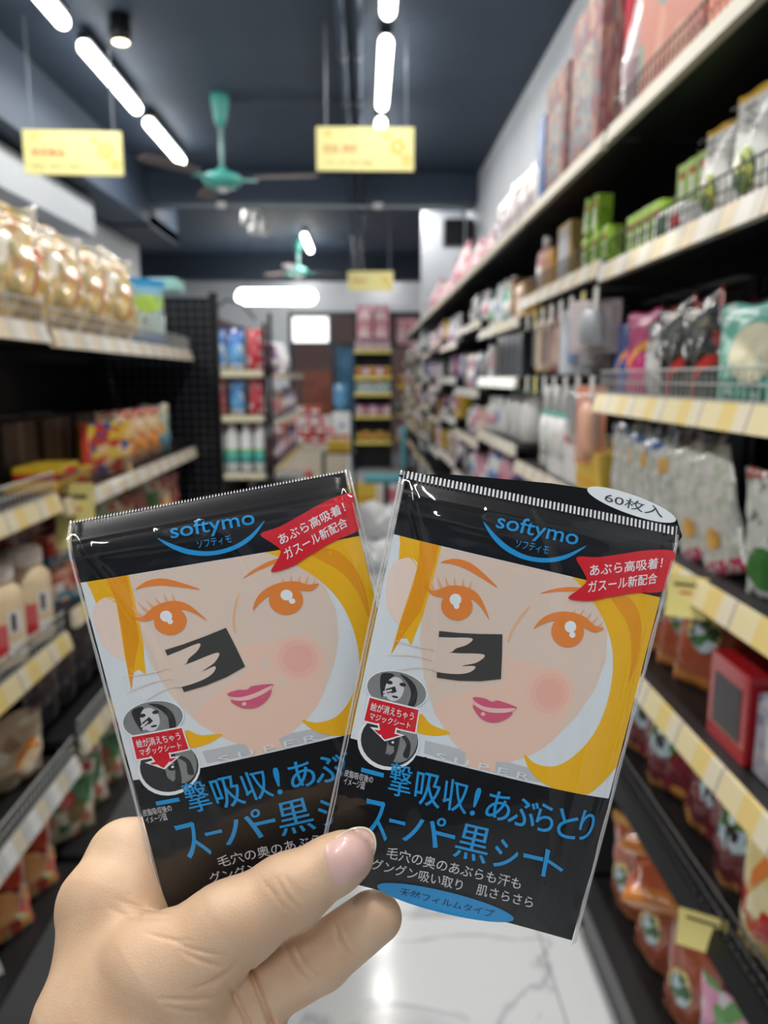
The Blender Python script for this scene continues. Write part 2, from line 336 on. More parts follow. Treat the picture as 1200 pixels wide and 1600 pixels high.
# ------------------------------------------------------------------ shelving
def strip_mat(name, base, card, card2, sc):
    m = bpy.data.materials.new(name); m.use_nodes = True; nt = m.node_tree; b = nt.nodes['Principled BSDF']; N = nt.nodes.new; L = nt.links.new
    tc = N('ShaderNodeTexCoord'); sp = N('ShaderNodeSeparateXYZ'); L(tc.outputs['Object'], sp.inputs[0])
    mu = N('ShaderNodeMath'); mu.operation = 'MULTIPLY'; mu.inputs[1].default_value = sc; L(sp.outputs[1], mu.inputs[0])
    fr = N('ShaderNodeMath'); fr.operation = 'FRACT'; L(mu.outputs[0], fr.inputs[0])
    r = N('ShaderNodeValToRGB'); r.color_ramp.interpolation = 'CONSTANT'; e = r.color_ramp.elements
    e[0].position = 0; e[0].color = lin(base); e[1].position = .08; e[1].color = lin(card)
    for p, c in ((.4, base), (.44, card2), (.78, base), (.8, (170, 160, 150)), (.84, base)): q = e.new(p); q.color = lin(c)
    L(fr.outputs[0], r.inputs[0]); L(r.outputs[0], b.inputs['Base Color']); b.inputs['Roughness'].default_value = .25; b.inputs['Coat Weight'].default_value = .5
    return m
M_strA = strip_mat('yellow_card_strip', (222, 214, 188), (226, 202, 132), (226, 212, 168), 6.2)
M_strB = strip_mat('white_card_strip', (212, 206, 192), (226, 222, 212), (222, 204, 170), 7.1)
M_strC = strip_mat('grey_card_strip', (196, 198, 198), (222, 222, 220), (210, 200, 176), 8.3)
M_deck = mat('dark_shelf_paint', (30, 31, 33), .45, .2); M_deckw = mat('cream_shelf_lip', (176, 170, 152), .5)
def peg_mat():
    m = bpy.data.materials.new('perforated_black_panel'); m.use_nodes = True; nt = m.node_tree; b = nt.nodes['Principled BSDF']; N = nt.nodes.new; L = nt.links.new
    tc = N('ShaderNodeTexCoord'); mp = N('ShaderNodeVectorMath'); mp.operation = 'SCALE'; mp.inputs['Scale'].default_value = 28; L(tc.outputs['Object'], mp.inputs[0])
    fr = N('ShaderNodeVectorMath'); fr.operation = 'FRACTION'; L(mp.outputs[0], fr.inputs[0]); sb = N('ShaderNodeVectorMath'); sb.operation = 'DISTANCE'; sb.inputs[1].default_value = (.5, .5, .5)
    sp = N('ShaderNodeSeparateXYZ'); L(fr.outputs[0], sp.inputs[0]); cb = N('ShaderNodeCombineXYZ'); cb.inputs[1].default_value = .5; L(sp.outputs[0], cb.inputs[0]); L(sp.outputs[2], cb.inputs[2])
    L(cb.outputs[0], sb.inputs[0]); lt = N('ShaderNodeMath'); lt.operation = 'LESS_THAN'; lt.inputs[1].default_value = .2; L(sb.outputs['Value'], lt.inputs[0])
    mx = N('ShaderNodeMix'); mx.data_type = 'RGBA'; mx.inputs[6].default_value = lin((20, 21, 24)); mx.inputs[7].default_value = lin((88, 92, 104)); L(lt.outputs[0], mx.inputs[0])
    L(mx.outputs[2], b.inputs['Base Color']); b.inputs['Roughness'].default_value = .3; b.inputs['Metallic'].default_value = .3; return m
M_peg = peg_mat(); M_wire = mat('pale_wire', (176, 178, 176), .35)
def bay(side, y0, y1, levels, label, strip, xf, depth=.4, base=.17, top=2.45, fences=(), short=(), group=None, black=()):
    """one shelving bay; side +1 = right wall (fronts face -x), -1 = left gondola (fronts face +x); levels = tops of the shelves"""
    t = tag(empty('shelving_unit', (0, 0, 0)), label, 'shelf', group or ('shelving bays along the right wall' if side > 0 else 'shelving bays along the left side'))
    X = lambda a: side * (xf + a)
    def bx(b, a0, a1, ya, yb, z0, z1): x0, x1 = sorted((X(a0), X(a1))); return b.box(x0, x1, ya, yb, z0, z1)
    bx(MB(), depth, depth + .015, y0, y1, 0, top).build('back_panel', M_peg if side < 0 else M_deck, t)
    for ya in (y0, y1 - .03): bx(MB(), depth - .04, depth - .002, ya, ya + .03, 0, top).build('post', M_black, t)
    bx(MB(), .03, depth - .045, y0 + .001, y1 - .001, 0, base - .03).build('plinth', M_black, t)
    for i, z in enumerate([base] + list(levels)):
        sf = bx(MB(), .004, depth - .045, y0 + .002, y1 - .002, z - .022, z).build('shelf', M_deck, t)
        if i == 0: bx(MB(), 0, .004, y0 + .002, y1 - .002, z - .06, z).build('front_lip', M_black, sf); continue
        m = strip[i - 1]
        h = .04
        b = MB(); xa, xb, xc = X(-.002), X(-.014), X(.004)
        ya, yb = y0 + .003, y1 - .003
        b.add([(xa, ya, z + .002), (xb, ya, z - h), (xc, ya, z - h), (xc, ya, z + .002), (xa, yb, z + .002), (xb, yb, z - h), (xc, yb, z - h), (xc, yb, z + .002)],
              [(0,1,2,3),(7,6,5,4),(0,4,5,1),(1,5,6,2),(2,6,7,3),(3,7,4,0)])
        b.build('price_strip', m, sf)
        if i - 1 in fences:
            b = MB(); hh = .05; x = X(.006)
            for q in (.0, .5, 1): b.tube([(x, ya, z + .004 + hh * q), (x, yb, z + .004 + hh * q)], .0016 if q < 1 else .0026, 5)
            n = int((yb - ya) / .022)
            for k in range(n + 1): yy = ya + (yb - ya) * k / n; b.tube([(x, yy, z), (x, yy, z + hh)], .0013, 4, False)
            b.build('wire_fence', M_wire if i - 1 not in black else M_black, sf)
    return t
A_, B_, C_, K_ = M_strA, M_strB, M_strC, M_black
RLEV = [.625, .895, 1.165, 1.46, 1.76, 2.06]
XRF, XLF = .56, .75
bay(1, .9, 1.86, RLEV, 'nearest tall shelving bay on the right with six shelves of pouches and boxes', [K_, A_, A_, A_, B_, M_deckw], XRF, .42, fences=(0, 3, 4, 5), black=(0, 4, 5))
bay(1, -.08, .88, RLEV, 'shelving bay on the right beside the viewer, mostly out of frame', [K_, A_, A_, A_, B_, M_deckw], XRF, .42)
bay(1, 1.88, 2.83, [.6, .9, 1.2, 1.775, 2.06], 'second shelving bay on the right with tagged hooks and hanging goods', [B_, B_, B_, B_, M_deckw], XRF, .42, fences=(3,), black=(3,))
for k in range(9):
    y = 2.85 + k * .97; alt = k % 2
    lv = [.72, .98, 1.25, 1.5, 1.72, 2.06] if alt == 0 else [.7, .94, 1.19, 1.44, 1.78, 2.06]
    bay(1, y, y + .95, lv, '%s shelving bay on the right, counted from the camera, full of small goods' % ORD[k + 2], [B_, C_, B_, C_, B_, M_deckw], XRF, .42)
LLEV0 = [.535, .87, 1.22, 1.62]; LLEV1 = [.56, .91, 1.2, 1.612]
bay(-1, .62, 1.87, LLEV0, 'nearest shelving bay on the left holding jars and clear snack bags', [C_, A_, A_, B_], XLF, .42, .23, 1.75, fences=(0, 1, 2, 3))
bay(-1, -.66, .6, LLEV0, 'shelving bay on the left beside the viewer, out of frame', [C_, A_, A_, B_], XLF, .42, .23, 1.75)
bay(-1, 1.9, 3.4, LLEV1, 'second shelving bay on the left with perforated black back and noodle packs', [A_, A_, B_, B_], XLF, .42, .23, 1.75, fences=(0, 2, 3), black=(2,))
# black perforated end panel of the left gondola
e = tag(empty('perforated_partition', (-.98, 3.44, 0)), 'black perforated steel end panel closing the left shelving row', 'panel')
MB().box(-.34, .33, -.012, .012, 0, 1.84).build('perforated_sheet', M_peg, e)
for x in (-.34, .31): MB().box(x, x + .035, -.02, .02, 0, 1.86).build('post', M_black, e)
tag(MB().box(-.14, .14, -.07, .07, 0, .05).build('storage_box', mat('teal_clear_lid', (150, 205, 200), .3), bevel=.006), 'flat teal storage box on top of the black end panel', 'box').location = (-.93, 3.44, 1.862)
# ------------------------------------------------------------------ kinds of goods (built once, then copied)
def t_box(name, w, d, h, m, panel=None, pr=(.12, .88, .15, .85), panel2=None, pr2=None, bev=.002):
    o = templ(MB().box(-w/2, w/2, -d/2, d/2, 0, h).build(name, m, link=False, bevel=bev))
    for k, (p, r) in enumerate(((panel, pr), (panel2, pr2))):
        if p: kid(o, MB().box(w*(r[0]-.5), w*(r[1]-.5), -d/2 - .0012 - k*.0006, -d/2 + .0002, h*r[2], h*r[3]).build('printed_label', p, link=False))
    return o
def t_pouch(name, w, h, t, m, seal=None, panel=None, pshape=None, seed=0, nx=12, nz=16, wr=.004, stand=True):
    """a filled pouch: crimped flat top, belly in the middle, gusset at the foot"""
    rng = np.random.RandomState(seed); b = MB(); vs = []; ph = rng.rand(6) * 6.28
    for s in (-1, 1):
        for j in range(nz + 1):
            v = j / nz; prof = (math.sin(min(1, v / .38) * math.pi / 2) if not stand else (.55 + .45 * math.sin(min(1, v / .4) * math.pi / 2))) * max(0, min(1, (1 - v) / .6)) ** .75
            for i in range(nx + 1):
                u = i / nx; e = max(0, math.sin(u * math.pi)) ** .55
                ww = w * (1 - .03 * math.sin(v * math.pi))
                z = h * v + (wr * math.sin(u * 9 + ph[0]) if j == nz else 0)
                y = s * (t / 2 * prof * e) + wr * prof * (math.sin(u * 13 + v * 7 + ph[1]) * math.sin(v * 11 + ph[2]) + .6 * math.sin(u * 23 - v * 17 + ph[3]))
                if v > .9: y = s * .0006 + wr * .5 * math.sin(u * 6 + ph[4])
                vs.append(((u - .5) * ww, y, max(0, z)))
    fs = []; st = (nx + 1) * (nz + 1)
    for j in range(nz):
        for i in range(nx):
            a = j * (nx + 1) + i; q = (a, a + 1, a + nx + 2, a + nx + 1); fs.append(q); fs.append(tuple(st + k for k in reversed(q)))
    for j in range(nz):
        for i in (0, nx): a = j * (nx + 1) + i; q = (a, a + nx + 1, a + nx + 1 + st, a + st); fs.append(q if i == 0 else tuple(reversed(q)))
    for i in range(nx): fs.append((i, i + st, i + 1 + st, i + 1)); a = nz * (nx + 1) + i; fs.append((a, a + 1, a + 1 + st, a + st))
    b.add(vs, fs); o = templ(b.build(name, m, smooth=True, link=False))
    if seal:
        c = MB(); c.box(-w/2 - .001, w/2 + .001, -.004, .004, h * .9, h * 1.005); kid(o, c.build('sealed_edge', seal, link=False))
    if panel:
        cx, cz, rx, rz, kind = pshape; P = []; n = 16
        def surf(u, v):
            i = min(nx, max(0, u * nx)); j = min(nz, max(0, v * nz)); i0, j0 = min(nx-1, int(i)), min(nz-1, int(j)); fi, fj = i - i0, j - j0
            g = lambda a, bb: vs[bb * (nx + 1) + a]
            p = [(g(i0, j0)[k] * (1-fi) + g(i0+1, j0)[k] * fi) * (1-fj) + (g(i0, j0+1)[k] * (1-fi) + g(i0+1, j0+1)[k] * fi) * fj for k in range(3)]
            return (p[0], p[1] - .002, p[2])
        if kind == 'o':
            rings = [[surf(cx, cz)]] + [[surf(cx + rx * q * math.cos(a * 2 * math.pi / n), cz + rz * q * math.sin(a * 2 * math.pi / n)) for a in range(n)] for q in (.35, .7, 1)]
            vv = rings[0] + rings[1] + rings[2] + rings[3]; ff = [(0, 1 + a, 1 + (a + 1) % n) for a in range(n)]
            for r_ in (0, 1): ff += [(1 + r_*n + a, 1 + (r_+1)*n + a, 1 + (r_+1)*n + (a+1) % n, 1 + r_*n + (a+1) % n) for a in range(n)]
        else:
            g = 7; vv = [surf(cx - rx + 2 * rx * i / g, cz - rz + 2 * rz * j / g + (0 if kind == 'r' else (i / g - .5) * .35 + .12 * math.sin(i / g * 3.1))) for j in range(g + 1) for i in range(g + 1)]
            ff = [(j * (g+1) + i, j * (g+1) + i + 1, (j+1) * (g+1) + i + 1, (j+1) * (g+1) + i) for j in range(g) for i in range(g)]
        kid(o, MB().add(vv, ff).build('printed_picture', panel, smooth=True, link=False))
    return o
def t_bottle(name, prof, m, cap, capprof, band=None, bandz=None, n=18, sq=0):
    o = templ(MB().lathe(prof, n=n, sq=sq).build(name, m, smooth=True, link=False))
    kid(o, MB().lathe(capprof, n=n).build('cap', cap, smooth=True, link=False))
    if band: r = max(p[0] for p in prof) + .0008; kid(o, MB().lathe([(r - .001, bandz[0]), (r, bandz[0] + .0005), (r, bandz[1] - .0005), (r - .001, bandz[1])], n=n, sq=sq).build('printed_band', band, smooth=True, link=False))
    return o
C = lambda *a: a
wht = (228, 228, 226); crm = (236, 226, 204)
W_sal = wrap('salmon_box_print', [(0, (186, 112, 94)), (.15, (190, 118, 98))], [(196, 138, 112), (110, 140, 124), (196, 150, 126), (186, 120, 100)], 6, .6, .6, 0)
W_brn = wrap('dull_red_box_print', [(0, (160, 110, 92)), (.1, (120, 78, 80)), (.9, (140, 92, 86))], [(146, 112, 106), (98, 106, 114), (166, 130, 106), (126, 62, 72)], 9, .45, .6, 0)
W_mau = wrap('mauve_wrap_print', [(0, (156, 132, 136)), (.5, (166, 144, 148))], [(180, 156, 156), (140, 116, 124)], 16, .6, .4, .3, .3)
M_crim = mat('crimson_card', (196, 50, 70), .4); M_org = mat('orange_card', (222, 104, 50), .4); M_sky = mat('blue_card', (50, 90, 150), .4)
W_tea = wrap('tea_box_print', [(0, (222, 222, 216)), (.93, (226, 180, 70))], None, rough=.3)
M_grnblob = wrap('green_roots_print', [(0, (90, 120, 60)), (.5, (150, 170, 70))], [(60, 100, 50), (196, 196, 90)], 4, .5)
M_blk = mat('black_ink', (40, 38, 36), .5); M_lime = wrap('lime_box_print', [(0, (150, 190, 60)), (.5, (160, 198, 66))], [(120, 170, 50)], 6, .75)
M_wpan = mat('white_print', wht, .35, coat=.4); M_cyan = mat('blue_print', (60, 150, 200), .35, coat=.4)
T = {}
T['salmon'] = t_box('gift_box', .33, .1, .45, W_sal, mat('green_print', (110, 150, 130), .5), (.55, .75, .45, .75))
T['orange'] = t_box('gift_box', .2, .12, .36, M_org)
T['mauve'] = t_pouch('gift_bag', .2, .38, .12, W_mau, seed=3)
T['crimson'] = t_box('gift_box', .035, .09, .47, M_crim)
T['brown'] = t_box('gift_box', .28, .08, .42, W_brn, wrap('mosaic_print', [(0, (120, 136, 146)), (.5, (160, 142, 128))], [(130, 88, 90), (104, 128, 138), (168, 150, 134)], 12, .3, .6, 0), (.15, .8, .15, .75))
T['bluebox'] = t_box('flat_box', .12, .1, .3, M_sky, M_wpan, (.1, .5, .05, .5))
T['crinkle'] = t_pouch('clear_bag', .16, .24, .09, wrap('crinkled_clear_print', [(0, (196, 184, 190)), (.5, (210, 204, 206))], [(150, 120, 128), (196, 190, 194)], 10, .5, .15, 1, .5), seed=8)
T['tea'] = t_pouch('tea_pouch', .11, .18, .04, W_tea, None, M_grnblob, (.5, .32, .26, .2, 'o'), seed=1, wr=.0015)
def t_text(parent, body, x, y, z, w, h, m):
    o = text_obj(body, 'lettering', m, None, (x, y, z), w, h); COL.objects.unlink(o); return kid(parent, o)
t_text(T['tea'], 'ご\nぼ\nう', -.036, -.027, .07, .026, .09, M_blk); t_text(T['tea'], '茶', .004, -.027, .105, .034, .045, M_blk)
T['lime'] = t_box('lime_carton', .044, .04, .09, M_lime, M_wpan, (.36, .64, .08, .62), M_red, (.3, .7, .66, .8))
T['seasoning'] = t_box('seasoning_box', .13, .06, .055, M_wpan, mat('dark_green_print', (60, 110, 80), .4), (.05, .4, .1, .9), M_red, (.6, .85, .3, .7))
T['navyarc'] = t_pouch('shampoo_pouch', .1, .165, .04, wrap('blue_pouch_print', [(0, (40, 90, 170)), (.5, (36, 60, 130))], None), None, mat('amber_print', (232, 160, 40), .4), (.5, .4, .36, .05, 'w'), seed=2)
T['magenta'] = t_pouch('shampoo_pouch', .12, .18, .045, wrap('magenta_pouch_print', [(0, (206, 60, 130)), (.5, (180, 40, 110))], None), None, mat('amber_print', (232, 160, 40), .4), (.5, .42, .4, .05, 'w'), seed=4)
T['plum'] = t_pouch('shampoo_pouch', .1, .165, .04, wrap('plum_pouch_print', [(0, (110, 30, 50)), (.6, (80, 24, 40))], None), seed=5)
T['silver'] = t_pouch('shampoo_pouch', .11, .16, .05, wrap('silver_pouch_print', [(0, (190, 190, 190)), (.7, (120, 120, 124))], [(230, 230, 230), (90, 90, 94)], 12, .7, .15), seed=6)
T['black'] = t_pouch('shampoo_pouch', .13, .185, .05, wrap('black_pouch_print', [(0, (26, 26, 28)), (.2, (16, 17, 19))], [(150, 40, 36), (60, 62, 66)], 5, .86, .12, 1, .35), None, mat('red_pouch_print', (186, 50, 44), .35), (.55, .15, .35, .05, 'w'), seed=7)
T['mint'] = t_pouch('mint_pouch', .16, .155, .05, wrap('mint_pouch_print', [(0, (90, 180, 160)), (.9, (120, 196, 180))], [(190, 226, 216)], 9, .86), None, mat('cream_print', (226, 220, 190), .4), (.62, .5, .3, .3, 'o'), seed=9)
T['soba'] = t_pouch('noodle_pouch', .12, .23, .045, wrap('silver_noodle_print', [(0, (206, 208, 202)), (.86, (40, 90, 150)), (.93, (60, 110, 170))], [(226, 228, 226), (176, 186, 176)], 14, .5, .15, 1, .6), None, mat('orange_label_print', (214, 170, 90), .4), (.6, .72, .14, .07, 'r'), seed=10, wr=.003)
T['sobapink'] = t_pouch('noodle_pouch', .11, .22, .04, wrap('pink_foot_noodle_print', [(0, (196, 70, 110)), (.12, (214, 214, 208))], [(230, 230, 226), (190, 200, 186)], 14, .6, .15, 1, .6), None, mat('chick_yellow_print', (220, 170, 90), .4), (.5, .3, .16, .09, 'o'), seed=11, wr=.003)
T['greencup'] = t_pouch('herb_pouch', .11, .2, .04, wrap('white_herb_print', [(0, (206, 210, 204)), (.9, (160, 60, 50))], [(226, 228, 224), (120, 130, 120)], 12, .7), None, mat('herb_green_print', (60, 120, 56), .4), (.5, .24, .34, .17, 'o'), seed=12)
W_rust = wrap('rust_candy_print', [(0, (206, 130, 60)), (.1, (176, 88, 58)), (.88, (150, 70, 50)), (.95, (206, 150, 70))], None, rough=.22, coat=1, bump=.3)
T['candy'] = t_pouch('candy_bag', .14, .22, .07, W_rust, mat('gold_foil', (196, 146, 74), .28, .6), wrap('candy_picture_print', [(0, (190, 210, 224)), (.4, (50, 90, 56))], [(200, 220, 230), (60, 110, 60), (226, 200, 130)], 3, .4), (.45, .45, .22, .15, 'o'), seed=13, wr=.004)
T['maroon'] = t_pouch('jelly_bag', .15, .2, .075, wrap('maroon_jelly_print', [(0, (216, 150, 70)), (.1, (118, 40, 48)), (.92, (196, 140, 60))], [(140, 50, 60)], 8, .75, .22, 1, .3), mat('gold_foil', (196, 146, 74), .28, .6), wrap('fruit_picture_print', [(0, (190, 214, 226)), (.5, (70, 100, 56))], [(210, 226, 232), (40, 36, 40), (70, 120, 60)], 3, .45), (.5, .5, .26, .17, 'o'), seed=14, wr=.006)
T['magbag'] = t_pouch('jelly_bag', .14, .24, .06, wrap('berry_bag_print', [(0, (126, 30, 70)), (.6, (100, 24, 56))], [(226, 170, 190), (220, 180, 60)], 8, .86), seed=15)
T['redbox'] = t_box('window_gift_box', .13, .12, .15, mat('glossy_red', (196, 36, 46), .25, coat=1), mat('dark_window', (70, 66, 68), .2), (.14, .86, .2, .8))
T['greybox'] = t_box('flower_box', .12, .1, .13, wrap('grey_box_print', [(0, (170, 170, 184)), (.9, (200, 200, 210))], [(190, 190, 204), (120, 120, 150)], 6, .6), M_wpan, (.3, .7, .3, .7))
T['yellowpouch'] = t_pouch('snack_pouch', .16, .24, .08, wrap('yellow_snack_print', [(0, (214, 190, 120)), (.2, (206, 52, 44)), (.42, (232, 216, 150))], [(236, 226, 180)], 7, .8), None, mat('orange_swirl_print', (222, 130, 60), .4), (.5, .68, .3, .09, 'w'), seed=16)
T['pinkbag'] = t_pouch('sweets_bag', .17, .25, .08, wrap('pink_sweet_print', [(0, (226, 130, 180)), (.7, (232, 160, 196))], [(220, 224, 226), (150, 110, 150), (120, 170, 110)], 6, .6, .2, 1, .3), None, M_wpan, (.5, .35, .3, .18, 'o'), seed=17)
# left side
W_chip = wrap('clear_snack_print', [(0, (206, 178, 120)), (.5, (206, 184, 144)), (.82, (206, 198, 184))], [(214, 190, 130), (190, 140, 92), (214, 206, 188), (208, 172, 92), (160, 150, 104), (220, 214, 202), (180, 146, 104)], 9, .3, .2, .8, .22)
T['chips'] = t_pouch('snack_bag', .27, .33, .17, W_chip, None, mat('red_label_print', (214, 90, 60), .4), (.62, .42, .18, .06, 'w'), seed=18, wr=.012, nx=18, nz=22)
T['bluepack'] = t_pouch('seaweed_pack', .15, .25, .05, wrap('blue_pack_print', [(0, (50, 130, 190)), (.14, (90, 150, 190)), (.2, (180, 200, 196)), (.55, (170, 210, 130)), (.76, (130, 180, 200)), (.86, (60, 150, 200))], [(70, 70, 76), (200, 214, 200)], 7, .78), mat('blue_header', (60, 150, 200), .35), mat('lime_print', (170, 206, 80), .4), (.5, .62, .34, .12, 'o'), seed=19, wr=.002)
W_col = wrap('colourful_cartoon_print', [(0, (224, 190, 50)), (.12, (200, 80, 60)), (.3, (226, 196, 80)), (.75, (232, 200, 60))], [(196, 60, 50), (60, 80, 150), (232, 200, 150), (226, 180, 60), (230, 140, 70)], 6, .35)
T['colbox'] = t_box('noodle_snack_box', .15, .07, .16, W_col, mat('bright_red_side', (206, 60, 44), .4), (.0, .12, .0, 1))
T['flatbox'] = t_box('flat_snack_box', .16, .12, .035, wrap('flat_box_print', [(0, (160, 50, 44)), (.5, (214, 180, 50))], None), M_red, (.3, .7, .2, .8))
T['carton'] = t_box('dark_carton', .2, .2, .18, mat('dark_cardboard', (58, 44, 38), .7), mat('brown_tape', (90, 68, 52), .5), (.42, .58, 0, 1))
T['noodle'] = t_pouch('noodle_bag', .15, .185, .06, wrap('ramen_bag_print', [(0, (220, 130, 60)), (.35, (216, 180, 130)), (.7, (206, 170, 130)), (.9, (196, 70, 50))], [(222, 190, 150), (200, 110, 60), (150, 60, 50), (232, 216, 190)], 6, .45, .25, .8, .3), None, mat('bowl_print', (226, 150, 70), .4), (.5, .32, .34, .17, 'o'), seed=20)
T['noodlegreen'] = t_pouch('noodle_bag', .14, .19, .05, wrap('sea_bag_print', [(0, (90, 150, 170)), (.4, (150, 180, 160)), (.8, (200, 190, 160))], [(210, 200, 170), (80, 130, 160)], 7, .6), None, mat('bowl_print', (226, 150, 70), .4), (.5, .5, .25, .12, 'o'), seed=21)
T['jar'] = t_bottle('cream_jar', [(.056, 0), (.062, .006), (.063, .02), (.063, .15), (.058, .17), (.042, .185), (.038, .19)], mat('cream_powder_jar', (222, 200, 164), .3, coat=.6), mat('white_lid', (226, 214, 208), .4), [(.043, .19), (.046, .193), (.046, .226), (.043, .23)])
_j = T['jar']
def arcpanel(r, z0, z1, a0, a1, m, nm, n=8):
    b = MB(); vs = []
    for i in range(n + 1):
        a = a0 + (a1 - a0) * i / n; vs += [(r * math.sin(a), -r * math.cos(a), z0), (r * math.sin(a), -r * math.cos(a), z1)]
    return b.add(vs, [(2*i, 2*i+2, 2*i+3, 2*i+1) for i in range(n)]).build(nm, m, smooth=True, link=False)
kid(_j, arcpanel(.0636, .05, .105, -.95, .35, mat('pinkish_red_label', (206, 96, 100), .4), 'red_label')); kid(_j, arcpanel(.0638, .03, .055, -.95, .35, M_red, 'red_band'))
kid(_j, arcpanel(.0637, .08, .13, .4, .9, M_wpan, 'white_label')); kid(_j, arcpanel(.0639, .085, .125, .5, .7, M_blk, 'barcode')); kid(_j, arcpanel(.0637, .03, .06, .4, .9, M_wpan, 'white_label'))
T['rice'] = t_pouch('beige_food_bag', .26, .17, .13, wrap('beige_bag_print', [(0, (206, 184, 152)), (.6, (196, 172, 142))], [(214, 196, 166), (150, 120, 96), (226, 214, 190)], 5, .55, .25, .7, .5), None, mat('orange_lettering_print', (226, 140, 50), .4), (.66, .42, .18, .06, 'w'), seed=22, wr=.008)
T['greenbag'] = t_pouch('green_tea_bag', .15, .22, .05, wrap('green_bag_print', [(0, (196, 190, 160)), (.4, (60, 120, 60)), (.75, (170, 176, 150))], [(214, 206, 180), (50, 100, 50), (190, 60, 50)], 5, .6), None, mat('olive_print', (130, 100, 50), .4), (.5, .35, .2, .14, 'o'), seed=23)
T['orangebag'] = t_pouch('orange_noodle_bag', .17, .18, .07, wrap('orange_noodle_print', [(0, (196, 84, 50)), (.6, (186, 66, 44)), (.85, (210, 130, 60))], [(226, 150, 80), (150, 50, 40), (190, 190, 130)], 5, .5, .2, 1, .4), None, mat('noodle_bowl_print', (226, 160, 90), .4), (.5, .45, .27, .2, 'o'), seed=24, wr=.005)
T['whitered'] = t_pouch('white_red_bag', .2, .16, .09, wrap('white_red_print', [(0, (222, 222, 222)), (.35, (224, 214, 214)), (.6, (170, 30, 50))], [(222, 200, 204), (190, 60, 80)], 8, .75), None, mat('white_lettering_print', (230, 226, 226), .4), (.5, .75, .25, .05, 'w'), seed=25)
T['sausage'] = t_pouch('meat_bag', .14, .2, .05, wrap('sausage_print', [(0, (120, 60, 44)), (.5, (150, 76, 60))], [(170, 96, 76), (96, 40, 36)], 7, .5, .2, 1, .4), seed=26)
T['redpack'] = t_box('red_blue_pack', .13, .06, .09, wrap('red_blue_print', [(0, (60, 140, 170)), (.35, (196, 70, 60)), (.8, (206, 120, 90))], [(220, 180, 160)], 8, .75), M_wpan, (.3, .5, .3, .6))
T['darkpack'] = t_pouch('dark_pack', .13, .19, .05, wrap('dark_pack_print', [(0, (60, 56, 60)), (.5, (90, 80, 80))], [(110, 100, 100), (60, 60, 70)], 8, .6), seed=27)
# household and care goods of the far bays
def care(name, h, r, body, cap, band, pump=False):
    pr = [(r * .92, 0), (r, .006), (r, h * .62), (r * .85, h * .74), (r * .42, h * .8), (r * .4, h * .83)]
    cp = [(r * .45, h * .82), (r * .45, h * .98), (r * .3, h)] if not pump else [(r * .42, h * .82), (r * .42, h * .88), (r * .12, h * .89), (r * .12, h * .96), (r * .5, h * .965), (r * .5, h)]
    return t_bottle(name, pr, body, cap, cp, band, (h * .2, h * .5), 14)
cols = dict(white=(222, 226, 228), pink=(222, 160, 178), lilac=(180, 160, 196), teal=(90, 170, 160), green=(120, 170, 120), blue=(90, 130, 190), red=(196, 60, 66), yellow=(226, 190, 70), grey=(150, 154, 160), black=(40, 42, 46), purple=(120, 60, 110), peach=(226, 176, 150), brown=(130, 90, 66), navy=(34, 40, 120))
MC = {k: mat(k + '_plastic', v, .3, coat=.5) for k, v in cols.items()}
CARE = []
for i, (bc, cc, bd) in enumerate([('white', 'white', 'pink'), ('white', 'teal', 'green'), ('pink', 'white', 'white'), ('lilac', 'purple', 'white'), ('teal', 'white', 'white'), ('grey', 'black', 'white'), ('white', 'blue', 'blue'), ('peach', 'white', 'red'), ('purple', 'pink', 'white'), ('green', 'white', 'yellow')]):
    CARE.append(('%s-capped %s bottle with %s band' % (cc, bc, bd), 'bottle', care('care_bottle', .2, .034, MC[bc], MC[cc], MC[bd], i % 2 == 1), .075, .07))
for i, (a, c2_, nm) in enumerate([('white', 'pink', 'white carton with pink label'), ('pink', 'white', 'pink carton with white label'), ('black', 'grey', 'black carton with grey label'), ('yellow', 'red', 'yellow carton with red label'), ('blue', 'white', 'blue carton with white label'), ('purple', 'pink', 'purple carton with pink label'), ('white', 'teal', 'white carton with teal label'), ('brown', 'yellow', 'brown carton with yellow label')]):
    CARE.append((nm, 'box', t_box('goods_carton', .1, .08, .17, MC[a], MC[c2_], (.12, .88, .3, .75)), .105, .08))
for i, (a, c2_, nm) in enumerate([('white', 'blue', 'white refill pouch with blue picture'), ('pink', 'red', 'pink refill pouch with red picture'), ('lilac', 'white', 'lilac refill pouch with white picture'), ('grey', 'black', 'grey refill pouch with black picture'), ('peach', 'white', 'peach refill pouch with white picture')]):
    CARE.append((nm, 'pouch', t_pouch('refill_pouch', .12, .19, .05, MC[a], None, MC[c2_], (.5, .45, .3, .18, 'o'), seed=40 + i, nx=8, nz=10), .125, .06))
for t_ in TEMPL: pass
# ------------------------------------------------------------------ goods on the right-hand shelves
rnd = random.Random(11)
def right(k, y, z, label, cat, group, a=.05, d=None, lean=0, yaw=0, sc=None, roll=0):
    w = T[k].dimensions if 0 else None
    return put(T[k], (XRF + a, y, z), 0, label, cat, group, rot=(R(-lean), R(roll), R(-90 + yaw)), sc=sc)
def left(k, y, z, label, cat, group, a=.05, lean=0, yaw=0, sc=None, roll=0):
    return put(T[k], (-XLF - a, y, z), 0, label, cat, group, rot=(R(-lean), R(roll), R(90 - yaw)), sc=sc)
G = 'gift boxes on the top right shelf'
Z = 2.061
right('orange', 1.33, Z, 'orange box at the near end of the top right shelf', 'box', G, .09)
right('salmon', 1.61, Z, 'large salmon pink gift box with green print on the top right shelf', 'box', G, .08)
right('mauve', 1.905, Z, 'mauve crinkled gift bag between the salmon box and the crimson box', 'bag', None, .1, lean=0)
right('crimson', 2.04, Z, 'narrow crimson box standing end on, on the top right shelf', 'box', G, .13)
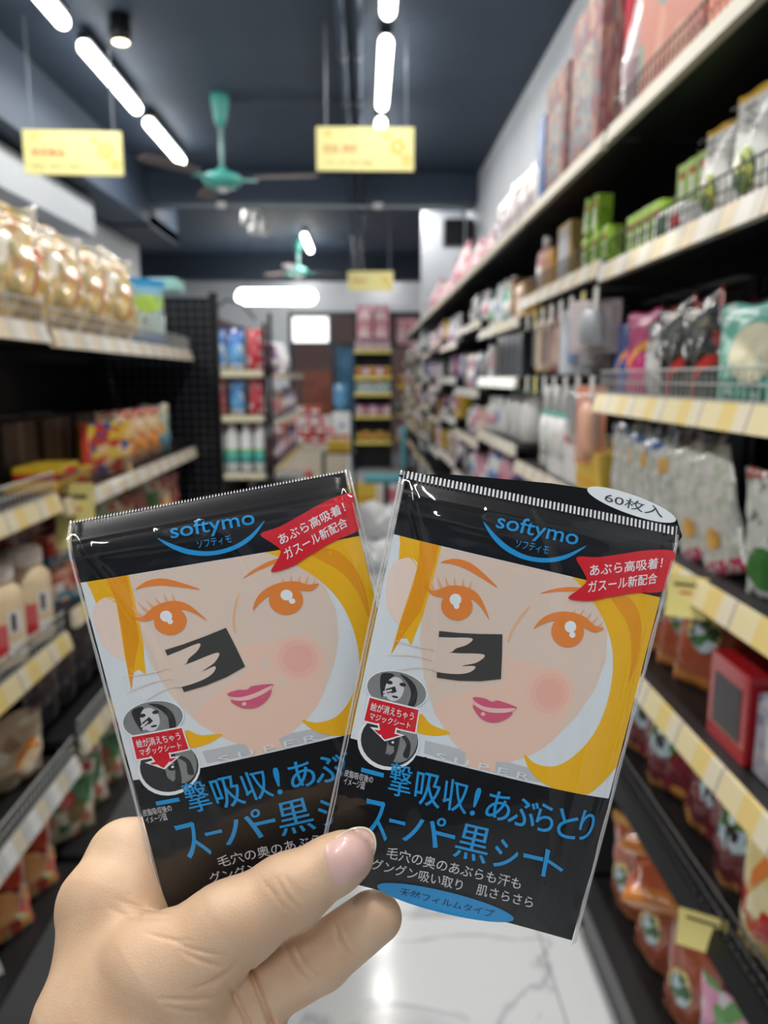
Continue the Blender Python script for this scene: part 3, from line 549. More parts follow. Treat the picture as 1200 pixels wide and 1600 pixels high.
right('brown', 2.24, Z, 'dull red patterned gift box just beyond the narrow crimson box', 'box', G, .08)
right('brown', 2.56, Z, 'dull red patterned gift box, second beyond the narrow crimson box', 'box', G, .08, sc=(.9, 1, .86))
right('bluebox', 2.78, Z, 'tall thin blue box on the top right shelf after the patterned boxes', 'box', G, .09)
for i in range(5):
    right('crinkle', 2.95 + i * .19, Z, 'crinkled clear bag on the top right shelf, %s beyond blue box' % ORD[i], 'bag', 'crinkled clear bags on the top right shelf', .08, yaw=rnd.uniform(-12, 12))
T['pinkroll'] = t_pouch('pink_paper_pack', .3, .34, .2, wrap('pink_roll_print', [(0, (232, 178, 190)), (.6, (236, 206, 210)), (.85, (226, 120, 140))], [(240, 220, 222), (226, 150, 160)], 7, .6), seed=61)
for i in range(7):
    right('pinkroll', 4.2 + i * .62, Z, 'pink paper roll pack on the top right shelf, %s beyond the clear bags' % ORD[i], 'paper pack', 'pink paper packs on the top right shelf', .14, sc=.75 + .25 * (i % 3 == 2))
# second shelf
Z = 1.761
for i, y in enumerate((1.0, 1.13, 1.26, 1.385)):
    right('tea', y, Z, 'white tea pouch with green roots picture, %s on the second right shelf' % ORD[i], 'pouch', 'white tea pouches', .05, yaw=8, sc=(1, 1, 1) if i < 3 else (.8, 1, .9))
right('seasoning', 1.52, Z, 'small white and green box lying beside the white tea pouches', 'box', None, .05)
n = 0
for row, (a, zz, ys) in enumerate([(.05, 0, [1.62, 1.67, 1.72, 1.77]), (.13, 0, [1.5, 1.55, 1.6, 1.65, 1.7]), (.13, .091, [1.5, 1.55, 1.6, 1.65, 1.7])]):
    for i, y in enumerate(ys):
        right('lime', y, Z + zz, 'lime green carton, %s from the near end of the %s row' % (ORD[i], ['front', 'rear lower', 'rear upper'][row]), 'carton', 'lime green cartons on the second right shelf', a, yaw=rnd.uniform(-3, 3) + 6)
Z = 1.776
for i, (y, l, rl, a, zz) in enumerate([(1.96, 0, 0, .05, 0), (2.05, 0, 0, .05, 0), (2.14, 0, 0, .05, 0), (2.06, 0, 6, .05, .094), (2.14, 0, 12, .05, .1)]):
    right('lime', y, Z + zz, 'lime green carton beside the shelf joint, %s' % ['nearest of the lower three', 'middle one of the lower three', 'farthest of the lower three', 'upper one standing straighter', 'upper one leaning over'][i], 'carton', 'lime green cartons beyond the shelf joint', a, roll=rl)
def mk(nm, w, d, h, a, b_, pr=(.12, .88, .1, .9)): T[nm] = t_box(nm.replace('x_', ''), w, d, h, a, b_, pr)
mk('x_silver_box', .14, .1, .17, mat('gold_frame', (190, 160, 100), .3, .4), mat('silver_print', (160, 160, 170), .35))
mk('x_gold_box', .15, .1, .13, mat('amber_box', (196, 146, 60), .35, coat=.4), mat('brown_print', (150, 90, 40), .4), (.1, .9, .4, .8))
mk('x_black_box', .1, .08, .17, MC['black'], mat('dark_glossy_print', (60, 64, 70), .15), (.1, .9, .1, .9))
mk('x_red_white_crate', .17, .12, .14, M_wpan, mat('soft_red_print', (206, 90, 100), .4), (.02, .98, .8, .97))
mk('x_yellow_crate', .2, .14, .11, mat('yellow_plastic', (232, 190, 40), .35), mat('deep_yellow', (214, 160, 30), .4), (.1, .9, .2, .4))
right('x_silver_box', 2.36, Z, 'silver box with gold frame on the second right bay', 'box', None, .08)
right('x_gold_box', 2.58, Z, 'amber box with brown print standing beyond the silver framed box', 'box', None, .08)
put(CARE[2][2], (.63, 2.74, Z), -1.57, 'pink bottle beside the amber box on the second right bay', 'bottle')
# third shelf
Z = 1.461; G = 'shampoo pouches on the third right shelf'
for k, y, lab, cat, yaw, roll in [('mint', 1.06, 'mint green pouch with round cream picture, nearest on the third right shelf', 'pouch', 14, 0),
        ('mint', 1.225, 'mint green pouch with round cream picture, second on the third right shelf', 'pouch', 14, 0),
        ('black', 1.37, 'glossy black pouch with red mark leaning beside the mint pouches', 'pouch', 10, -14), ('black', 1.49, 'glossy black pouch with red mark, second from the mint pouches', 'pouch', 10, -12),
        ('silver', 1.585, 'crumpled silver pouch between the black pouches and the magenta pouch', 'pouch', 10, -9), ('magenta', 1.7, 'magenta pouch with amber arc on the third right shelf', 'pouch', 16, -3),
        ('navyarc', 1.8, 'blue pouch with amber arc at the far end of the third right shelf', 'pouch', 14, -3)]:
    right(k, y, Z, lab, cat, G, .055, yaw=yaw, roll=roll)
right('plum', 1.62, Z, 'dark plum pouch standing behind the magenta pouch', 'pouch', G, .14, yaw=8)
right('plum', 1.74, Z, 'dark plum pouch standing behind the blue pouch', 'pouch', G, .14, yaw=8)
right('black', 1.42, Z, 'glossy black pouch in the rear row behind the leaning black one', 'pouch', G, .15)
# fourth shelf
Z = 1.166; G = 'noodle pouches on the fourth right shelf'
for i, (k, y, desc, roll) in enumerate([('greencup', 1.02, 'white herb pouch with green cup picture', -8), ('greencup', 1.115, 'white herb pouch with green cup picture', -7), ('sobapink', 1.26, 'silver noodle pouch with pink foot', -20), ('sobapink', 1.36, 'silver noodle pouch with pink foot', -20),
        ('soba', 1.48, 'silver noodle pouch with blue top', -19), ('soba', 1.6, 'silver noodle pouch with blue top', -15), ('soba', 1.71, 'silver noodle pouch with blue top', -8), ('soba', 1.79, 'silver noodle pouch with blue top', -3)]):
    right(k, y, Z, '%s, %s on the fourth right shelf' % (desc, ORD[i]), 'pouch', G, .06, yaw=14, roll=roll)
for i in range(2): right('soba', 1.56 + i * .16, Z, 'silver noodle pouch in the rear row of the fourth right shelf, %s' % ORD[i], 'pouch', G, .15, yaw=5)
# fifth shelf
Z = .896
right('greybox', .88 + .04, Z, 'grey flower patterned box at the near end of the fifth right shelf', 'box', None, .09)
right('greybox', 1.035, Z, 'grey flower patterned box touching the red boxes on the fifth right shelf', 'box', None, .09)
right('redbox', 1.17, Z, 'glossy red box with dark window, on the fifth right shelf', 'box', None, .09)
for i, y in enumerate((1.41, 1.5, 1.59)):
    right('candy', y, Z, 'rust brown candy bag, %s from the red box on the fifth right shelf' % ORD[i], 'bag', 'candy bags on the fifth right shelf', .12, yaw=36, lean=4, sc=1.2)
for i, y in enumerate((1.7, 1.79)): right('magbag', y, Z, 'plum coloured sweet bag, %s beyond the rust candy bags' % ORD[i], 'bag', 'plum sweet bags', .09, yaw=25)
# sixth shelf
Z = .626
right('yellowpouch', 1.0, Z, 'pale yellow snack pouch with red band at the near end of the lowest fenced shelf', 'pouch', None, .06, yaw=22)
for i, (y, a) in enumerate([(1.16, .1), (1.33, .11), (1.5, .1), (1.66, .1), (1.78, .1)]):
    right('maroon', y, Z, 'maroon jelly bag with gold ends, %s from the yellow pouch' % ORD[i], 'bag', 'maroon jelly bags', a, yaw=20, roll=[-14, 8, -10, 5, -4][i], lean=6, sc=1.18 if i < 4 else 1)
for i, y in enumerate((1.25, 1.42, 1.58)): right('maroon', y, Z, 'maroon jelly bag in the rear row, %s from the near end' % ORD[i], 'bag', 'maroon jelly bags', .22)
# base
Z = .171
for i, (y, a, yaw, rl) in enumerate([(1.36, .11, 22, 0), (1.54, .11, 22, 4), (1.7, .11, 20, -5), (1.76, .24, 10, 0)]):
    right('candy', y, Z, 'rust brown candy bag standing on the right base shelf, %s from the pink bag' % ORD[i], 'bag', 'candy bags on the right base shelf', a, yaw=yaw, roll=rl, sc=1.12)
for i, (y, zz) in enumerate([(1.42, .25), (1.5, .31)]):
    put(T['candy'], (.60 + .01 * i, y - .02, Z + zz), 0, 'rust brown candy bag lying flat on the standing ones, %s' % ['lower of two', 'upper of two'][i], 'bag', 'candy bags on the right base shelf', rot=(R(72), 0, R(150 - 14 * i)), sc=1.1)
right('pinkbag', 1.16, Z, 'pink sweets bag on the right base shelf below the fenced shelf', 'bag', None, .09, yaw=20)
right('pinkbag', 1.0, Z, 'pink sweets bag nearest the camera on the right base shelf', 'bag', None, .09, yaw=20)

# hooks with white tags and hanging goods in the second right bay
M_tag = mat('white_tag', (220, 220, 214), .4); M_ytag = mat('yellow_tag', (226, 214, 136), .5)
def hook(y, z, k, m):
    t = tag(empty('peg_hook', (XRF + .36, y, z)), 'steel peg hook with small tag in the second right bay, %s' % k, 'hook', 'tagged peg hooks')
    MB().tube([(0, 0, 0), (-.34, 0, 0), (-.35, 0, .012)], .0028, 6).build('prong', M_steel, t)
    MB().box(-.3535, -.352, -.018, .018, -.052, .004).build('price_tag', m, t)
for i in range(8): hook(1.93 + i * .115, 1.715, '%s of the upper row' % ORD[i], M_ytag if i in (1, 6) else M_tag)
for i in range(7): hook(1.93 + i * .13, 1.5, '%s of the lower row' % ORD[i], M_ytag if i == 5 else M_tag)
def hang(nm, w, h, d, back, prod, prodw, label, y, z, x=.6, yaw=0, cat='hanging pack'):
    t = tag(empty(nm, (x, y, z)), label, cat, 'goods hanging in the second right bay'); t.rotation_euler = (0, 0, R(-90 + yaw))
    MB().box(-w/2, w/2, -.001, .001, -h, 0).build('backing_card', back, t)
    b = MB(); b.lathe([(prodw * .8, -h * .85), (prodw, -h * .8), (prodw, -h * .35), (prodw * .6, -h * .2)], (0, -d * .5, 0), 10).build('product', prod, t, True)
    MB().box(-w*.45, w*.45, -d, -.0012, -h*.92, -h*.1).build('clear_blister', film('blister_film', .12, .08, bump=.3), t, bevel=.006)
hang('blister_pack', .13, .13, .05, mat('pink_grey_card', (196, 180, 184), .5), MC['grey'], .03, 'clear blister pack with pinkish card hanging before the bay joint', 1.955, 1.69, .575, 55)
hang('blister_pack', .1, .18, .03, mat('white_blue_card', (206, 214, 222), .4), MC['blue'], .015, 'white and blue pack hanging in the middle of the upper hooks', 2.22, 1.69, .6, 45)
hang('blister_pack', .09, .17, .03, mat('clear_grey_card', (120, 118, 122), .4), MC['grey'], .018, 'grey pack hanging between the blister pack and the white and blue pack', 2.08, 1.69, .62, 40)
hang('blister_pack', .09, .17, .03, mat('rust_card', (150, 96, 80), .4), MC['peach'], .015, 'rust brown pack hanging on the upper hooks', 2.42, 1.69, .61, 40)
hang('blister_pack', .09, .17, .03, mat('cream_card', (206, 180, 150), .4), MC['brown'], .015, 'cream pack hanging on the upper hooks beyond the rust brown one', 2.56, 1.69, .6, 40)
hang('blister_pack', .08, .2, .03, mat('peach_card', (222, 150, 120), .4), MC['peach'], .024, 'orange and pink pack hanging on the nearest lower hook', 1.97, 1.48, .58, 50)
hang('blister_pack', .07, .16, .02, MC['grey'], MC['black'], .014, 'black scissors like tool pack hanging on the lower hooks', 2.1, 1.48, .59, 50)
hang('blister_pack', .07, .17, .02, MC['blue'], MC['white'], .012, 'blue card pack hanging behind the black tool pack', 2.16, 1.48, .63, 50)
for i, y in enumerate((2.3, 2.4, 2.52)):
    t = tag(empty('bottle_brush', (.6, y, 1.475)), 'white bottle brush with teal band, %s from the near end of the lower hooks' % ORD[i], 'brush', 'bottle brushes')
    MB().lathe([(.012, -.22), (.024, -.21), (.028, -.14), (.02, -.09)], n=12).build('brush_head', M_white, t, True)
    MB().lathe([(.0205, -.095), (.021, -.09), (.018, -.08)], n=12).build('band', M_teal, t, True)
    MB().lathe([(.018, -.08), (.012, -.02), (.006, 0)], n=12).build('handle', M_white, t, True)
for i, (k, y, lab) in enumerate([('x_yellow_crate', 1.99, 'yellow plastic crate with goods under the hanging packs'), ('x_red_white_crate', 2.18, 'white carton with soft red top edge, nearer of two'), ('x_red_white_crate', 2.37, 'white carton with soft red top edge, farther of two')]):
    right(k, y, 1.201, lab, 'crate', None, .09)
put(CARE[6][2], (.64, 2.53, 1.201), -1.57, 'white bottle with blue band beside the red and white cartons', 'bottle', sc=1.1)
put(CARE[0][2], (.64, 2.63, 1.201), -1.57, 'white bottle with pink band, at the far end beyond the cartons', 'bottle', sc=1.1)

# far bays: rows of small household goods
def row(side, xf, y0, y1, z, where, idx, hmax, only=None, prof=.03, maxn=9):
    y = y0 + .03; n = 0; kinds = only or range(len(CARE)); cur = rnd.choice(list(kinds)); left_ = rnd.randint(1, 3)
    while n < maxn:
        if left_ == 0: cur = rnd.choice(list(kinds)); left_ = rnd.randint(1, 3)
        lab, cat, t, w, dp = CARE[cur]
        h = {'bottle': .2, 'box': .17, 'pouch': .19}[cat]; s = min(1.05, hmax / h) * rnd.uniform(.88, 1)
        w2 = w * s + .006
        if y + w2 > y1 - .03: break
        put(t, (side * (xf + prof + dp / 2 * s), y + w2 / 2, z + .001), 0, '%s, %s on %s' % (lab, ORD[n], where), cat, 'goods on %s' % where,
            rot=(0, 0, R(-90 * side + rnd.uniform(-6, 6))), sc=s)
        y += w2 + rnd.uniform(0, .01); left_ -= 1; n += 1
# third bay, foreground of the far rows
for i, y in enumerate((2.92, 3.03, 3.14, 3.25, 3.36)): right('x_black_box', y, 1.501, 'black carton with dark glossy label, %s from the near end of the third bay' % ORD[i], 'box', 'black cartons on the third right bay', .06)
put(CARE[7][2], (.63, 3.5, 1.501), -1.57, 'peach bottle beside the black cartons of the third right bay', 'bottle')
T['whitejug'] = t_bottle('laundry_jug', [(.06, 0), (.075, .01), (.078, .12), (.06, .19), (.03, .22), (.026, .23)], MC['white'], MC['teal'], [(.03, .225), (.03, .255), (.02, .26)], None, None, 16, 3)
for i, y in enumerate((2.95, 3.12, 3.3)): right('whitejug', y, 1.251, 'big white detergent jug, %s from the near end of the third right bay' % ORD[i], 'jug', 'white detergent jugs', .1, sc=.85)
right('x_gold_box', 3.0, 1.721, 'amber box on the third right bay near the top', 'box', None, .08)
T['navycan'] = t_bottle('navy_tub', [(.04, 0), (.044, .005), (.044, .1), (.04, .105)], mat('royal_blue_tub', (30, 30, 150), .4), MC['navy'], [(.045, .105), (.045, .12), (.03, .122)])
right('navycan', 3.0, .981, 'deep royal blue tub standing below the white jugs', 'tub', None, .06, sc=1.1)
BAYLEV = {}
for k in range(9):
    y0 = 2.85 + k * .97; y1 = y0 + .95
    lv = [.98, 1.25, 1.5, 1.72] if k % 2 == 0 else [.94, 1.19, 1.44, 1.78]
    for j, z in enumerate(lv):
        gap = ([.98, 1.25, 1.5, 1.72, 2.0] if k % 2 == 0 else [.94, 1.19, 1.44, 1.78, 2.0])[j + 1] - z - .07
        ya = y0
        if k == 0: ya = {1.5: y0 + .72, 1.25: y0 + .55, .98: y0 + .2, 1.72: y0 + .25}[z]
        row(1, XRF, ya, y1, z, '%s shelf of %s right bay' % (['lower', 'third', 'fourth', 'fifth'][j], ORD[k + 2]), k, min(.2, gap), maxn=7 if k < 5 else 6)

# ------------------------------------------------------------------ goods on the left-hand shelves
Z = 1.622
for i, (y, yaw, roll, a, s) in enumerate([(1.2, 14, 3, .14, 1.0), (1.48, 16, -4, .14, 1.0), (1.73, 14, 5, .14, .95), (2.03, 18, -5, .14, .95), (2.28, 16, 4, .14, .9), (2.52, 18, -3, .14, .9), (2.76, 16, 6, .14, .94)]):
    left('chips', y, Z if y < 1.88 else 1.614, 'clear bag of mixed snacks, %s from the near end of the top left shelf' % ORD[i], 'bag', 'clear snack bags on the top left shelf', a, yaw=yaw, roll=roll, sc=s)
for i, y in enumerate((1.5, 1.79, 2.1, 2.4, 2.7)):
    left('chips', y, Z, 'clear bag of mixed snacks in the rear row of the top left shelf, %s' % ORD[i], 'bag', 'clear snack bags on the top left shelf', .3, yaw=3, sc=.98)
left('bluepack', 2.99, 1.614, 'blue pack with lime picture standing at the far end of the top left shelf', 'pack', None, .07, yaw=50)
left('bluepack', 3.12, 1.614, 'blue pack with lime picture, the one behind the front blue pack', 'pack', None, .11, yaw=50, sc=.96)
left('colbox', 1.52, 1.222, 'colourful snack box at the left edge, in front of the flat boxes', 'box', None, .07, yaw=20)
left('colbox', 2.46, 1.202, 'colourful yellow and red snack box beside the noodle bags', 'box', 'colourful snack boxes', .08, yaw=55)
for i, (y, k, yw) in enumerate([(2.66, 'noodle', 45), (2.82, 'noodle', 40), (2.98, 'noodle', 40), (3.14, 'noodlegreen', 40)]):
    left(k, y, 1.202, '%s, %s beyond the colourful box' % (['orange ramen bag', 'orange ramen bag', 'orange ramen bag', 'bluish green noodle bag'][i], ORD[i]), 'bag', 'noodle bags on the second left shelf', .1, yaw=yw)
for i, (y, a, z) in enumerate([(1.98, .09, 1.202), (2.14, .1, 1.202), (2.3, .14, 1.202), (2.06, .1, 1.238)]):
    left('flatbox', y, z, 'flat red and yellow box lying on the second left shelf, %s' % ['nearest of the lower three', 'middle of the lower three', 'farthest of the lower three', 'stacked on two others'][i], 'box', 'flat snack boxes', a, yaw=rnd.uniform(-6, 6))
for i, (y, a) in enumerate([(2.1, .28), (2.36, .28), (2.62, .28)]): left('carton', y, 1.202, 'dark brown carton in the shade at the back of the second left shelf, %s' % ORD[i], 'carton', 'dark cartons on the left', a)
for i, (y, a) in enumerate([(1.5, .075), (1.65, .07), (1.81, .073)]): left('jar', y, .871, 'cream coloured jar with white lid and red label, %s from the near end' % ORD[i], 'jar', 'cream jars on the left shelf', a, yaw=62)
for i, y in enumerate((1.56, 1.74)): left('jar', y, .871, 'cream coloured jar with white lid in the rear row, %s from the near end' % ORD[i], 'jar', 'cream jars on the left shelf', .22, yaw=40)
for i, (y, a) in enumerate([(2.02, .08), (2.17, .09)]): left('redpack', y, .911, 'red and blue small pack beyond the jars, %s one' % ['nearer', 'farther'][i], 'box', 'red and blue packs', a, yaw=30)
left('redpack', 2.06, 1.003, 'red and blue small pack stacked on top of another beyond the jars', 'box', 'red and blue packs', .085, yaw=20)
for i, y in enumerate((2.0, 2.14, 2.3, 2.46, 2.62, 2.78)): left('sausage', y, .911, 'brown red meat snack bag behind the small packs, %s' % ORD[i], 'bag', 'meat snack bags', .2, yaw=10 + 4 * i)
for i, y in enumerate((2.36, 2.52, 2.68, 2.84, 3.0, 3.16)): left(['greenbag', 'noodle', 'sausage'][i % 3], y, .911, '%s standing on the middle left shelf, %s beyond the small packs' % (['green bag', 'orange ramen bag', 'brown meat snack bag'][i % 3], ORD[i]), 'bag', 'bags on the middle left shelf', .07, yaw=30)
for i, (y, a, rl) in enumerate([(1.46, .13, 0), (1.71, .13, 3)]): left('rice', y, .536, 'beige bag of dried food with orange lettering, %s one on the lower left shelf' % ['nearer', 'farther'][i], 'bag', 'beige food bags', a, yaw=30, roll=rl, sc=.98)
left('rice', 1.5, .536, 'beige bag of dried food with orange lettering, in the rear row', 'bag', 'beige food bags', .27, yaw=10, sc=.9)
left('darkpack', 1.79, .536, 'dark pack beside the beige food bags', 'pack', None, .27, yaw=30)
for i, y in enumerate((2.0, 2.13, 2.26, 2.39, 2.52, 2.66)): left('darkpack', y, .561, 'dark grey brown pack on the lower shelf of the second left bay, %s' % ORD[i], 'pack', 'dark packs on the left', .14, yaw=22)
for i, y in enumerate((1.99, 2.12, 2.26, 2.4, 2.54)): left('greenbag', y, .231, 'green and cream bag on the base of the second left bay, %s' % ORD[i], 'bag', 'green bags on the left base', .08, yaw=35, roll=(-1) ** i * 5)
for i, (y, a, z) in enumerate([(1.58, .09, .231), (1.73, .09, .231)]): left('orangebag', y, z, 'orange instant noodle bag on the left base shelf, %s one' % ['nearer', 'farther'][i], 'bag', 'orange noodle bags', a, yaw=35, lean=8)
left('orangebag', 1.8, .25, 'orange instant noodle bag leaning against the end of the base shelf', 'bag', 'orange noodle bags', .18, yaw=20)
left('whitered', 1.4, .231, 'white and dark red bag at the near end of the left base shelf', 'bag', None, .09, yaw=30, lean=10)
# yellow shelf talkers
def talker(x, y, z, w, h, label, yaw=0, lines=3, bend=.03):
    t = tag(empty('shelf_tag', (x, y, z)), label, 'price tag', 'yellow shelf tags'); t.rotation_euler = (0, 0, R(yaw)); b = MB(); n = 6; vs = []
    f = lambda q: (-.001 - bend * q * q)
    for k in (0, -.0008):
        for i in range(n + 1): q = i / n; vs += [(-w/2, f(q) + k, -h * q), (w/2, f(q) + k, -h * q)]
    o = 2 * (n + 1); b.add(vs, [(2*i, 2*i+1, 2*i+3, 2*i+2) for i in range(n)] + [(o+2*i, o+2*i+2, o+2*i+3, o+2*i+1) for i in range(n)]); b.build('card', M_ytag, t)
    for k in range(lines):
        q = .18 + k * .2
        MB().box(-w*.34 + k*.01, w*.3 - k*.012, f(q) - .002, f(q) - .0012, -h*(q + .07 - .02*k), -h*q).build('printed_line', [M_ink, M_red, M_fade][k % 3], t)
talker(-.742, 1.965, 1.235, .1, .165, 'large yellow shelf tag hanging at the left, by the end of the white wire fence', -4)
talker(.545, 1.245, 1.17, .065, .07, 'yellow shelf tag on the fourth right shelf beside the right packet', -30, 2, .01)
talker(.545, 1.1, .645, .075, .06, 'blank looking yellow shelf tag on the black fenced right shelf', -30, 1, .01)

# ------------------------------------------------------------------ end rack of the next left row
er = tag(empty('end_rack', (-.77, 4.72, 0)), 'black wire end rack with red, blue and white bags facing the camera', 'shelf')
for x, y, h in ((-.19, 0, 1.9), (.17, 0, 1.82), (-.19, .28, 1.9), (.17, .28, 1.9)): MB().box(x - .012, x + .012, y - .012, y + .012, 0, h).build('post', M_black, er)
for z, m in ((.14, C_), (.56, C_), (.92, M_strB), (1.27, C_), (1.54, M_strB)):
    s = MB().box(-.18, .16, .002, .29, z - .02, z).build('shelf', M_deck, er); MB().box(-.18, .16, -.006, .001, z - .035, z + .004).build('price_strip', mat('cream_strip', (214, 206, 176), .4), s)
b = MB()
for k in range(14): b.tube([(-.2, .02 * k + .005, .1), (-.2, .02 * k + .005, 1.86)], .002, 4)
for z in np.arange(.2, 1.9, .15): b.tube([(-.2, 0, float(z)), (-.2, .28, float(z))], .002, 4)
b.tube([(-.2, .28, 1.9), (-.1, .28, 1.98), (.0, .28, 1.96), (.08, .28, 1.86)], .008, 6)
b.build('wire_side', M_black, er)
T['blueflake'] = t_pouch('red_blue_bag', .1, .25, .06, wrap('detergent_bag_print', [(0, (206, 190, 150)), (.15, (90, 160, 210)), (.6, (50, 120, 200)), (.85, (60, 70, 150))], [(220, 226, 230), (60, 140, 210)], 5, .6), seed=31)
T['redflake'] = t_pouch('red_bag', .09, .25, .06, wrap('red_bag_print', [(0, (196, 50, 60)), (.8, (206, 70, 80))], [(222, 200, 200), (180, 30, 50)], 6, .65), seed=32)
T['whitegreen'] = t_bottle('tall_white_bottle', [(.036, 0), (.04, .01), (.04, .24), (.03, .27), (.018, .285)], MC['white'], MC['white'], [(.02, .285), (.02, .31), (.012, .312)], M_teal, (.06, .13), 14)
kid(T['whitegreen'], MB().lathe([(.0405, .132), (.041, .133), (.041, .15), (.0405, .151)], n=14).build('green_stripe', mat('leaf_green', (100, 180, 90), .4), smooth=True, link=False))
for z, kk, wz in ((1.541, ['blueflake', 'blueflake', 'redflake'], 'top'), (1.271, ['redflake', 'blueflake', 'redflake'], 'second')):
    for i, k in enumerate(kk): put(T[k], (-.9 + i * .115, 4.8, z), rnd.uniform(-.1, .1), '%s bag on the %s shelf of the end rack, %s from the left' % ('blue' if k[0] == 'b' else 'red', wz, ORD[i]), 'bag', 'bags on the end rack', sc=1 if z > 1.5 else .9)
for i in range(4): put(T['whitegreen'], (-.905 + i * .085, 4.79, .921), 0, 'tall white bottle with green and teal bands on the end rack, %s from the left' % ORD[i], 'bottle', 'white bottles on the end rack', sc=.95)
for i in range(3): put(CARE[0][2], (-.88 + i * .1, 4.8, .561), 0, 'white and pink bottle on the lower shelf of the end rack, %s from the left' % ORD[i], 'bottle', 'lower end rack bottles')
for k in range(2):
    y0 = 5.04 + k * 1.27
    bay(-1, y0, y0 + 1.25, [.6, .9, 1.22, 1.53], '%s shelving bay behind the end rack on the left' % ['first', 'second'][k], [C_, A_, C_, B_], .6, .4, .17, 1.9, group='bays behind the end rack')
    for j, z in enumerate((.9, 1.22, 1.53)):
        if k == 1 and j == 2: continue
        row(-1, .6, y0, y0 + 1.25, z, '%s shelf of %s bay behind end rack' % (['lower', 'middle', 'top'][j], ['first', 'second'][k]), k, .2 if j < 2 else .26, only=(2, 3, 8, 10, 11, 15, 19, 20, 22), maxn=9)
T['whitesack'] = t_pouch('white_plastic_sack', .4, .3, .26, mat('thin_white_plastic', (226, 228, 230), .3, coat=.5, bump=.6, bscale=14), seed=33, wr=.03)
put(T['whitesack'], (-.82, 6.62, 1.531), -.5, 'puffy white plastic sack on the top shelf behind the end rack, nearer', 'sack', 'white sacks behind the end rack', sc=.8)
put(T['whitesack'], (-.82, 7.1, 1.531), .9, 'puffy white plastic sack on the top shelf behind the end rack, farther', 'sack', 'white sacks behind the end rack', sc=.85)

# ------------------------------------------------------------------ back of the shop
yr = tag(empty('display_shelf', (.13, 12.75, 0)), 'display shelf with yellow edges in front of the back doorway', 'shelf')
MB().box(-.31, .31, .2, .22, 0, 2.55).build('back_panel', M_deck, yr)
for x in (-.31, .29): MB().box(x, x + .02, -.2, .2, 0, 2.0).build('side_post', M_alu, yr)
M_yel = mat('yellow_edge', (222, 206, 110), .4)
BK = [.46, .88, 1.24, 1.5, 1.92]
for z in BK: s = MB().box(-.29, .29, -.19, .19, z - .025, z).build('shelf', M_deck, yr); MB().box(-.3, .3, -.205, -.192, z - .035, z + .02).build('yellow_edge', M_yel, s)
PK = [(1, 'pink carton', 'box'), (3, 'yellow', 'box')]
for j, z in enumerate(BK):
    for i in range(5):
        c = [13, 15, 18, 11, 11][j] if i % 2 else [17, 11, 16, 13, 10][j]
        lab, cat, t, w, dp = CARE[c]
        put(t, (-.1 + i * .115, 12.65, z + .001), rnd.uniform(-.1, .1), '%s on the %s shelf of the yellow edged display, %s' % (lab.split(' with')[0], ['lowest', 'second', 'third', 'fourth', 'top'][j], ORD[i]), cat, 'goods on the yellow edged display', sc=1.0)
T['pinkbox'] = t_box('pink_box', .24, .2, .26, mat('pink_carton', (226, 160, 176), .45), wrap('pink_print', [(0, (236, 200, 206)), (.6, (222, 130, 150))], [(240, 224, 226), (206, 60, 90)], 6, .6))
for i, (x, z) in enumerate([(.0, 2.1), (.27, 2.1), (.0, 2.37), (.27, 2.37)]):
    put(T['pinkbox'], (x, 12.66, z), 0, 'large pink box on top of the yellow edged display, %s' % ['lower left', 'lower right', 'upper left', 'upper right'][i], 'box', 'large pink boxes')
tag(MB().box(-.3, .3, -.2, .18, 2.09, 2.099).build('display_top_board', M_deck), 'thin dark board carrying the large pink boxes', 'board').location = (.13, 12.75, 0)
wr = tag(empty('wall_rack', (.7, 12.9, 2.02)), 'black hanging rack with dark pink boxes right of the yellow edged display', 'rack')
b = MB()
for x in (-.2, .2):
    for y in (-.18, .18): b.tube([(x, y, 0), (x, y, .52)], .01, 6)
b.box(-.2, .2, -.18, .2, -.02, 0); b.build('rack_frame', M_black, wr)
for i in range(2): put(T['pinkbox'], (.6 + i * .19, 12.87, 2.021), 0, 'dark pink box in the hanging rack, %s' % ['left one', 'right one'][i], 'box', 'pink boxes in the hanging rack', sc=(.76, 1, 1.6))
for j, z in enumerate((.5, .9, 1.35)):
    s = tag(MB().box(-.24, .24, -.2, .2, z - .03, z).build('wall_board', M_yel), 'yellow edged board right of the display, %s' % ['lowest', 'middle', 'highest'][j], 'shelf', 'yellow boards right of the display'); s.location = (.74, 12.9, 0)
    for i in range(4):
        lab, cat, t, w, dp = CARE[[11, 21, 13, 19][(i + j) % 4]]
        put(t, (.58 + i * .12, 12.8, z + .001), 0, '%s on the %s board right of the display, %s' % (lab.split(' with')[0], ['lowest', 'middle', 'highest'][j], ORD[i]), cat, 'goods on the right boards', sc=1.15)
